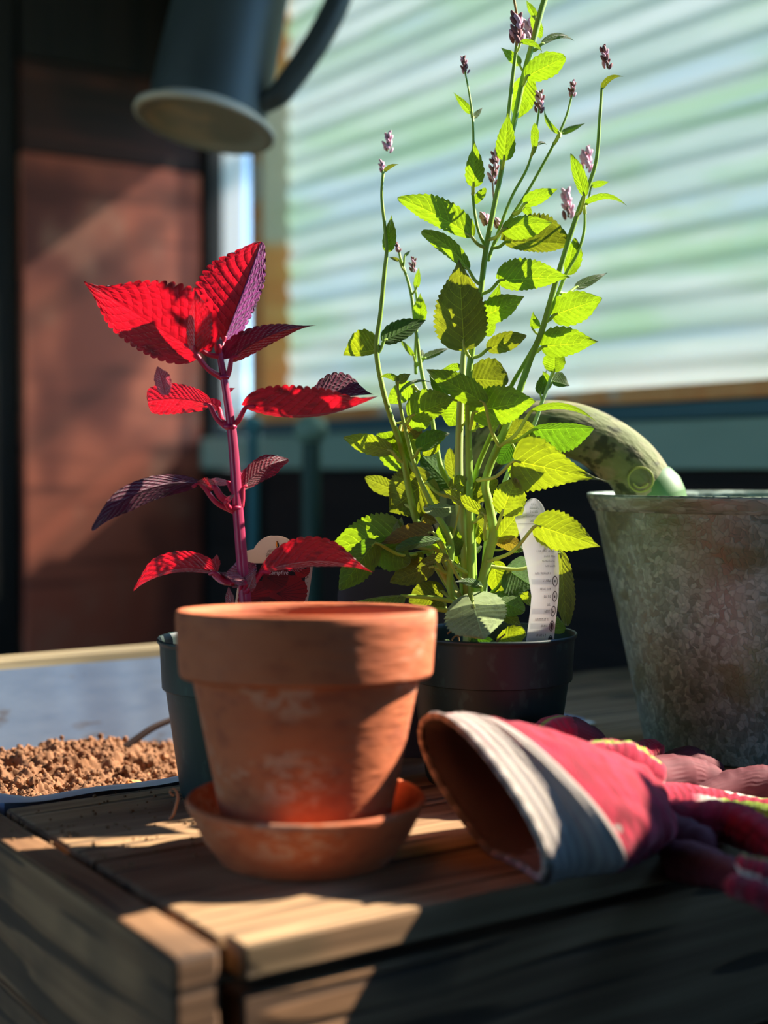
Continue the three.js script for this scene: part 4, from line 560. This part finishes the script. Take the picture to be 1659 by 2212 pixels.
{
  const W = 512, Hh = 768, cv = canvas(W, Hh), x = cv.getContext('2d'); x.fillStyle = '#d8c6b4'; x.fillRect(0, 0, W, Hh);
  const X = (px) => (px - 505) / (680 - 505) * W, Y = (py) => (py - 1157) / (1420 - 1157) * Hh;
  x.fillStyle = '#120c0c'; x.fillRect(X(516), Y(1217), X(665) - X(516), Hh);
  for (const [px, py, r, q] of [[560, 1290, 44, 0.8], [640, 1282, 48, 0.9], [600, 1248, 34, 0.7], [660, 1232, 20, 1], [585, 1330, 50, 0.6], [650, 1350, 50, 0.8], [545, 1370, 50, 0.7]]) {
    x.fillStyle = `rgb(${Math.round(190 * q)},${Math.round(22 * q)},${Math.round(26 * q)})`; x.beginPath(); for (let k = 0; k <= 60; k++) { const t = k / 60 * 6.283, rad = r * (0.9 + 0.06 * Math.abs(Math.sin(t * 9)) - 0.2 * Math.cos(t)) * W / 175; x.lineTo(X(px) + Math.cos(t) * rad, Y(py) + Math.sin(t) * rad * 0.85); } x.fill();
    x.strokeStyle = 'rgba(90,4,10,0.8)'; x.lineWidth = 3; for (let k = -3; k <= 3; k++) { x.beginPath(); x.moveTo(X(px - r * 0.8), Y(py)); x.lineTo(X(px + r * 0.7), Y(py + k * r * 0.25)); x.stroke(); }
  }
  x.fillStyle = '#120c0c'; x.fillRect(X(516), Y(1217), X(665) - X(516), Y(1229) - Y(1217));
  x.fillStyle = '#141414'; x.beginPath(); x.arc(X(603), Y(1176), 22, 0, 6.29); x.fill(); x.fillStyle = '#f0a22c'; x.beginPath(); x.arc(X(603), Y(1176), 19, Math.PI / 2, Math.PI * 1.5); x.fill();
  x.fillStyle = '#2a2422'; x.font = '27px sans-serif'; x.fillText('full sun, f', X(576), Y(1193)); x.fillText('plein', X(568), Y(1201));
  x.fillStyle = '#f4ece4'; x.font = 'bold 32px sans-serif'; x.fillText('Campfire', X(574), Y(1241));
  const rows = [[1157, 585, 600], [1159, 577, 611], [1163, 568, 621], [1170, 559, 630], [1179, 552, 637], [1186, 548, 641], [1190, 531, 645], [1198, 529, 655], [1206, 527, 664], [1214, 524, 672], [1219, 522, 675.5], [1230, 520, 675], [1260, 514, 671], [1320, 505, 662], [1420, 497, 648]];
  alone('plant_tag', 'beige and black plant tag with red leaves printed on it behind the red stem', 'tag', strip(rows, 0.892, (u, v) => 0.004 * v, 0.0006), phy({ map: ctex(cv), roughness: 1, side: THREE.DoubleSide, transmission: 0.5, thickness: 0 }));
  const r3 = [[1229, 790, 900], [1232, 766, 930], [1238, 750, 950], [1248, 740, 958], [1262, 734, 962], [1280, 730, 964], [1330, 727, 966], [1500, 722, 968], [1637, 720, 970]];
  alone('plaque', 'dark grey round-cornered plaque standing between the two potted plants', 'plaque', strip(r3, 0.97, () => 0, 0.004), std({ color: 0x34343a, roughness: 0.8 }));
}
// ---------------------------------------------------------------- galvanised bucket and the curved tool handle in it
const BC = basePx(1622, 1.0);
{
  const g = thing('bucket', 'mossy galvanised metal bucket at the right holding a curved green handle', 'bucket', BC), h = 0.184, r = 0.1135, q = 0.073;
  const wall = [[0, 0.003], [q - 0.004, 0.003], [q, 0], [q + 0.001, 0.002], [r - 0.0022, h - 0.01]], N = 5;
  part(g, 'body', lathe([...wall, [r - 0.0035, h - 0.01], [q - 0.001, 0.005], [0, 0.005]], 160, BC, 2, 5.6), M.galv);
  part(g, 'rim', lathe([[r - 0.0036, h - 0.0115], [r - 0.001, h - 0.0115], [r + 0.0006, h - 0.008], [r + 0.0022, h - 0.004], [r + 0.0034, h - 0.0015], [r + 0.0028, h + 0.0004], [r + 0.0004, h], [r - 0.0026, h - 0.003], [r - 0.0036, h - 0.0115]], 160, BC), M.galv, 'rolled metal rim');
  for (const s of [-1, 1]) { const ear = new THREE.TorusGeometry(0.009, 0.0022, 8, 24); ear.rotateY(Math.PI / 2); ear.translate(BC.x + 0.02, BC.y + h - 0.02, BC.z + s * (r + 0.0035)); part(g, 'ear', ear, M.galv); }
}
{
  const w = [[1432, 1330, 0.985], [1416, 1180, 0.985], [1398, 1062, 0.985], [1364, 1010, 0.985], [1302, 958, 0.985], [1218, 925, 0.98], [1120, 930, 0.98], [1042, 975, 0.98], [1000, 1050, 0.98], [985, 1120, 0.98]];
  const gt = tex(512, 256, (x, y) => { const m = sm(0.5, 0.68, fbm(x, y, 34, 20, 4, 401)), d = fbm(x, y, 40, 24, 3, 405); let c = mixc([104, 104, 66], [150, 144, 104], d); c = mixc(c, [92, 112, 52], sm(0.4, 0.65, fbm(x, y, 16, 10, 4, 409)) * 0.6); return mixc(c, [40, 46, 18], m * 0.7); }, true, [3, 1]);
  const g = thing('tool_handle', 'thick curved green garden tool handle arching out of the bucket behind the plant', 'handle', at(1432, 1330, 0.985));
  part(g, 'grip', tube(P(w), [0.017, 0.02, 0.0225, 0.0215, 0.02, 0.019, 0.018, 0.017, 0.0165, 0.016], 90, 28, (a) => 1 + 0.05 * Math.cos(2 * a)), std({ map: gt, roughness: 0.8, bumpMap: tex(256, 256, (x, y) => fbm(x, y, 30, 30, 3, 411), false, [6, 2]), bumpScale: 0.0005 }));
  part(g, 'collar', tube(P([[1425, 1130, 0.985], [1414, 1092, 0.985], [1409, 1070, 0.985]]), [0.0228, 0.0236, 0.0234], 14, 28), std({ color: 0x4f7a44, roughness: 0.55 }), 'pale green plastic collar');
  const c0 = at(1384, 1036, 0.985 - 0.0235), ring = new THREE.TorusGeometry(0.0085, 0.0007, 8, 40); ring.lookAt(CAM.clone().sub(c0)); ring.translate(c0.x, c0.y, c0.z); part(g, 'emblem_ring', ring, std({ color: 0x8a9440, roughness: 0.7 }), 'raised round stamp');
  const ar = new THREE.TorusGeometry(0.0055, 0.0007, 6, 30, 2.2); ar.rotateZ(3.6); ar.lookAt(CAM.clone().sub(c0)); ar.translate(c0.x, c0.y, c0.z); part(g, 'emblem_ring', ar, std({ color: 0x8a9440, roughness: 0.7 }));
}
// ---------------------------------------------------------------- watering can, pipe, stakes
{
  const d = 1.5, c = at(441, 272, d), g = thing('watering_can', 'dark green metal watering can hanging at the top left by the window', 'watering can', c);
  const tilt = (geo) => { const m = new THREE.Matrix4().makeTranslation(c.x, c.y, c.z).multiply(new THREE.Matrix4().makeRotationAxis(F, 0.19)).multiply(new THREE.Matrix4().makeRotationAxis(R, -0.13)); geo.applyMatrix4(m); return geo; };
  const L = (p) => new THREE.LatheGeometry(p.map((v) => new THREE.Vector2(...v)), 72);
  part(g, 'base', tilt(L([[0, 0.004], [0.05, 0.004], [0.062, 0.002], [0.07, -0.002], [0.0765, -0.001], [0.0775, 0.002], [0.0765, 0.006], [0.064, 0.012], [0.0635, 0.014]])), M.canbase, 'pale flared foot of the can');
  part(g, 'body', tilt(L([[0.0635, 0.012], [0.064, 0.03], [0.0625, 0.1], [0.06, 0.19], [0.061, 0.194], [0.058, 0.196], [0.03, 0.21], [0.028, 0.25], [0.026, 0.25], [0.026, 0.21], [0, 0.205]])), M.canmetal);
  const dirp = R.clone().multiplyScalar(0.96).addScaledVector(F, -0.28), hp = (o, y) => dirp.clone().multiplyScalar(o).add(V(0, y, 0));
  part(g, 'handle', tilt(tube([hp(0.06, 0.03), hp(0.075, 0.037), hp(0.092, 0.065), hp(0.112, 0.11), hp(0.124, 0.16), hp(0.115, 0.21), hp(0.07, 0.235), hp(0.03, 0.23)], [0.012, 0.014, 0.014, 0.013], 60, 16)), M.canmetal);
  const sp = R.clone().multiplyScalar(-0.5).addScaledVector(F, 0.86), sq2 = (o, y) => sp.clone().multiplyScalar(o).add(V(0, y, 0));
  part(g, 'spout', tilt(tube([sq2(0.055, 0.04), sq2(0.1, 0.09), sq2(0.15, 0.19), sq2(0.19, 0.27)], [0.016, 0.011, 0.009], 40, 16)), M.canmetal);
  const hk = new THREE.Vector3(c.x, c.y + 0.24, c.z); part(g, 'hanging_wire', tube([hk, V(hk.x, 1.8, hk.z), V(hk.x, H, hk.z)], [0.0025], 20, 8), M.canmetal);
}
for (const [px, top, d, r, lab, col] of [[546, 890, 2.0, 0.014, 'slim teal garden stake with a small knob, left of the pair under the window', 0x2f7078], [672, 902, 1.95, 0.024, 'thicker dark green garden stake with a round knob under the window', 0x2c4a40]]) {
  const hd = at(px, top + 26, d), g = thing('garden_stake', lab, 'stake', V(hd.x, 0, hd.z), 'stakes standing by the window wall');
  part(g, 'shaft', tube([V(hd.x, 0.002, hd.z), V(hd.x, 0.5, hd.z), V(hd.x, hd.y, hd.z)], [r * 0.62, r * 0.55], 20, 14), std({ color: col, roughness: 0.6 }));
  const k = new THREE.SphereGeometry(r, 24, 16); k.scale(1, 0.9, 1); k.translate(hd.x, hd.y, hd.z); part(g, 'knob', k, std({ color: col === 0x2f7078 ? 0x4f8a90 : 0x7d9c88, roughness: 0.5 }));
}
// ---------------------------------------------------------------- gardening gloves
const knit = tex(256, 256, (x, y) => { const a = (Math.sin(x * 6.283 * 32) * 0.5 + 0.5), b = (Math.sin((y + 0.5 * Math.floor(x * 32) / 32) * 6.283 * 32) * 0.5 + 0.5); return 0.3 + 0.7 * a * b; }, false, [1, 1]);
const fabric = (o, rep = 1) => { const t = knit.clone(); t.repeat.set(rep, rep); t.needsUpdate = true; return phy({ roughness: 0.95, sheen: 0.4, sheenColor: new THREE.Color(0xffffff), sheenRoughness: 0.7, bumpMap: t, bumpScale: 0.0004, ...o }); };
const G = {
  pink: fabric({ map: tex(256, 256, (x, y) => mixc([128, 14, 36], [186, 36, 64], sm(0.25, 0.75, fbm(x, y, 22, 22, 4, 421)))) }, 3),
  band: fabric({ map: tex(256, 256, (x, y) => { const s = sm(0.3, 0.7, 0.5 + 0.5 * Math.sin(x * 6.283 * 7)), f = fbm(x, y, 10, 8, 4, 431); let c = mixc([176, 166, 154], [206, 196, 184], f); c = mixc(c, [136, 122, 126], s * 0.4); return mixc(c, [196, 80, 96], sm(0.66, 0.8, fbm(x, y, 6, 3, 4, 435)) * 0.3); }) }, 3),
  lining: fabric({ color: 0x8e8078, sheen: 0.1 }, 4),
  print: fabric({ map: tex(512, 512, (x, y) => { const f = fbm(x, y, 5, 5, 3, 441), l = fbm(x, y, 7, 4, 3, 445); let c = [228, 222, 208]; c = mixc(c, [150, 178, 60], sm(0.5, 0.56, l)); return mixc(c, [176, 32, 62], sm(0.52, 0.57, f)); }) }, 6),
  coat: phy({ map: tex(256, 256, (x, y) => mixc([72, 16, 32], [118, 46, 56], fbm(x, y, 16, 16, 4, 451))), roughness: 0.8, bumpMap: knit, bumpScale: 0.0003 }),
};
// cloth sleeve through rings: centre px + depth, half axis A (px, px, metres) and B
function sleeve(rings, n, fn, from = 0, to = 1, wrinkle = 0.0028, sd = 461) {
  const rs = rings.map((r) => ({ c: at(...r.c), A: at(r.c[0] + r.A[0], r.c[1] + r.A[1], r.c[2] + r.A[2]).sub(at(...r.c)), B: at(r.c[0] + r.B[0], r.c[1] + r.B[1], r.c[2] + r.B[2]).sub(at(...r.c)) }));
  const lerp = (k, t) => new THREE.CatmullRomCurve3(rs.map((r) => r[k]), false, 'centripetal').getPoint(t), curves = ['c', 'A', 'B'].map((k) => new THREE.CatmullRomCurve3(rs.map((r) => r[k].clone().addScaledVector(V(1e-6, 0, 0), rs.indexOf(r))), false, 'catmullrom'));
  return grid(n, 72, (u, v) => {
    const t = mix(from, to, u), [c, A, B2] = curves.map((q) => q.getPoint(t)), a = v * Math.PI * 2, se = 1 / Math.pow(Math.pow(Math.abs(Math.cos(a)), 2.3) + Math.pow(Math.abs(Math.sin(a)), 2.3), 1 / 2.3);
    const p = c.clone().addScaledVector(A, Math.cos(a) * se).addScaledVector(B2, Math.sin(a) * se), out = p.clone().sub(c).normalize();
    p.addScaledVector(out, wrinkle * 2 * (n3(p.x * 26 + t * 2, p.y * 26, p.z * 26, sd) - 0.5) + (fn ? fn(t, a) : 0));
    if (p.z < 0.002 && p.y < BY + 0.0012) p.y = BY + 0.0012 + 0.0006 * Math.sin(a * 5);
    return p;
  });
}
{
  const rings = [
    { c: [1045, 1724, 0.708], A: [-122, -172, 0.03], B: [48, -38, -0.036] },
    { c: [1100, 1714, 0.715], A: [-124, -166, 0.028], B: [60, -40, -0.036] },
    { c: [1165, 1712, 0.724], A: [-152, -158, 0.026], B: [62, -34, -0.046] },
    { c: [1250, 1718, 0.742], A: [-112, -140, 0.022], B: [64, -34, -0.05] },
    { c: [1320, 1724, 0.758], A: [-80, -116, 0.018], B: [60, -28, -0.046] },
    { c: [1385, 1736, 0.772], A: [-48, -90, 0.014], B: [50, -22, -0.030] },
    { c: [1425, 1744, 0.782], A: [-22, -66, 0.010], B: [24, -10, -0.026] },
  ];
  const p0 = at(1045, 1890, 0.69); p0.y = BY;
  const g = thing('gardening_glove', 'pink gardening glove with a white striped cuff open towards the terracotta pot', 'glove', p0, 'pair of gardening gloves');
  part(g, 'cuff', sleeve(rings, 26, (t, a) => 0.0012 * Math.sin(t * 120) * 0.25, 0, 0.345, 0.0007), G.band, 'off-white ribbed cuff');
  part(g, 'cuff_lining', sleeve(rings, 20, () => -0.0022, 0.0, 0.5, 0.0007), G.lining, 'dark grey-brown lining');
  part(g, 'gauntlet', sleeve(rings, 44, (t, a) => t > 0.72 ? 0.0016 * Math.sin(a * 9 + t * 30) * sm(0.72, 0.82, t) : -0.0006, 0.335, 1), G.pink);
  const hem = []; for (let i = 0; i <= 40; i++) { const a = i / 40 * Math.PI * 2, r = rings[0], se = 1 / Math.pow(Math.pow(Math.abs(Math.cos(a)), 2.3) + Math.pow(Math.abs(Math.sin(a)), 2.3), 1 / 2.3); const q = at(r.c[0] + (r.A[0] * Math.cos(a) + r.B[0] * Math.sin(a)) * se, r.c[1] + (r.A[1] * Math.cos(a) + r.B[1] * Math.sin(a)) * se, r.c[2] + (r.A[2] * Math.cos(a) + r.B[2] * Math.sin(a)) * se); q.y = Math.max(q.y, BY + 0.0022); hem.push(q); }
  part(g, 'hem', tube(hem, [0.0021], 110, 8), G.band);
  const fg = (pts, rad, m, name = 'finger', lab) => { const q = tube(P(pts), rad, 44, 22); warp(q, (v) => { const o = (n3(v.x * 70, v.y * 70, v.z * 70, 471) - 0.5) * 0.0028; v.y += o; v.x += o; if (v.z < 0.002 && v.y < BY + 0.001) v.y = BY + 0.001; }); return part(g, name, q, m, lab); };
  fg([[1410, 1765, 0.755], [1500, 1772, 0.752], [1580, 1778, 0.748], [1645, 1808, 0.73], [1700, 1850, 0.71]], [0.011, 0.0105, 0.0115, 0.0105, 0.009], G.pink, 'thumb', 'pink thumb');
  fg([[1380, 1740, 0.79], [1470, 1738, 0.805], [1570, 1755, 0.81], [1700, 1775, 0.80], [1780, 1790, 0.79]], [0.012, 0.0125, 0.0115, 0.011, 0.01], G.print, 'finger', 'white and green printed finger');
  fg([[1330, 1690, 0.79], [1400, 1690, 0.83], [1470, 1680, 0.845], [1525, 1684, 0.85]], [0.012, 0.0155, 0.0145, 0.0105], G.coat, 'finger', 'maroon coated fingertip');
  fg([[1480, 1745, 0.83], [1570, 1712, 0.845], [1650, 1700, 0.85], [1730, 1715, 0.85]], [0.011, 0.0125, 0.013, 0.0105], G.coat, 'finger', 'maroon coated fingertip');
  fg([[1340, 1668, 0.80], [1380, 1632, 0.85], [1410, 1622, 0.86]], [0.011, 0.0085, 0.007], G.pink, 'knuckle');
  fg([[1292, 1642, 0.765], [1345, 1652, 0.768], [1400, 1672, 0.772]], [0.011, 0.0135, 0.010], G.print, 'back_print', 'printed back of the hand');
  fg([[1285, 1838, 0.728], [1350, 1846, 0.735], [1430, 1850, 0.74], [1520, 1872, 0.715], [1600, 1900, 0.68]], [0.011, 0.012, 0.011, 0.008], G.coat, 'palm', 'maroon palm added under the thumb to block sun');
  fg([[1385, 1796, 0.752], [1440, 1806, 0.748], [1510, 1822, 0.738]], [0.013, 0.0155, 0.010], G.coat, 'palm', 'maroon palm added under the thumb to block sun');  // lump added to stop a sliver of sun on the bench front
  fg([[1592, 1912, 0.64], [1640, 1930, 0.635], [1700, 1960, 0.63]], [0.0055, 0.006, 0.006], G.pink, 'finger', 'pink finger hanging over the bench edge');
  fg([[1612, 1872, 0.66], [1650, 1885, 0.655], [1710, 1900, 0.65]], [0.0055, 0.007, 0.007], G.print, 'finger');
  // gathered elastic: frayed ridges at the wrist
  for (let i = 0; i < 7; i++) { const y = 1690 + i * 22, x = 1412 + i * 7; fg([[x - 12, y - 8, 0.766 - i * 0.003], [x + 6, y + 6, 0.76 - i * 0.003], [x + 10, y + 30, 0.758 - i * 0.003]], [0.0028, 0.0042, 0.002], G.pink, 'elastic_gather'); }
}
{
  const p0 = at(1235, 1620, 0.86); p0.y = BY;
  const g = thing('gardening_glove', 'second glove of the pair, maroon printed fingers lying behind the pink glove', 'glove', p0, 'pair of gardening gloves');
  const fg = (pts, rad, m, name = 'finger', lab) => { const q = tube(P(pts), rad, 44, 22); warp(q, (v) => { const o = (n3(v.x * 70, v.y * 70, v.z * 70, 481) - 0.5) * 0.0025; v.y += o; v.x += o; if (v.y < BY + 0.001) v.y = BY + 0.001; }); return part(g, name, q, m, lab); };
  fg([[1150, 1605, 0.83], [1190, 1592, 0.84], [1225, 1588, 0.845], [1270, 1606, 0.85], [1300, 1625, 0.855]], [0.009, 0.011, 0.0115, 0.0105, 0.008], G.coat, 'finger', 'maroon coated finger');
  fg([[1160, 1604, 0.826], [1186, 1590, 0.836], [1212, 1586, 0.842]], [0.0085, 0.011, 0.0118], G.print, 'finger_print');
  fg([[1060, 1590, 0.83], [1110, 1582, 0.835], [1160, 1595, 0.84]], [0.008, 0.008, 0.007], G.pink, 'finger');
  fg([[1440, 1665, 0.87], [1490, 1650, 0.88], [1540, 1668, 0.885]], [0.01, 0.0115, 0.008], G.coat, 'finger', 'maroon coated finger');
  fg([[1230, 1640, 0.835], [1320, 1650, 0.85], [1420, 1670, 0.865]], [0.01, 0.012, 0.01], G.print, 'back_of_hand');
}
renderer.render(scene, camera);
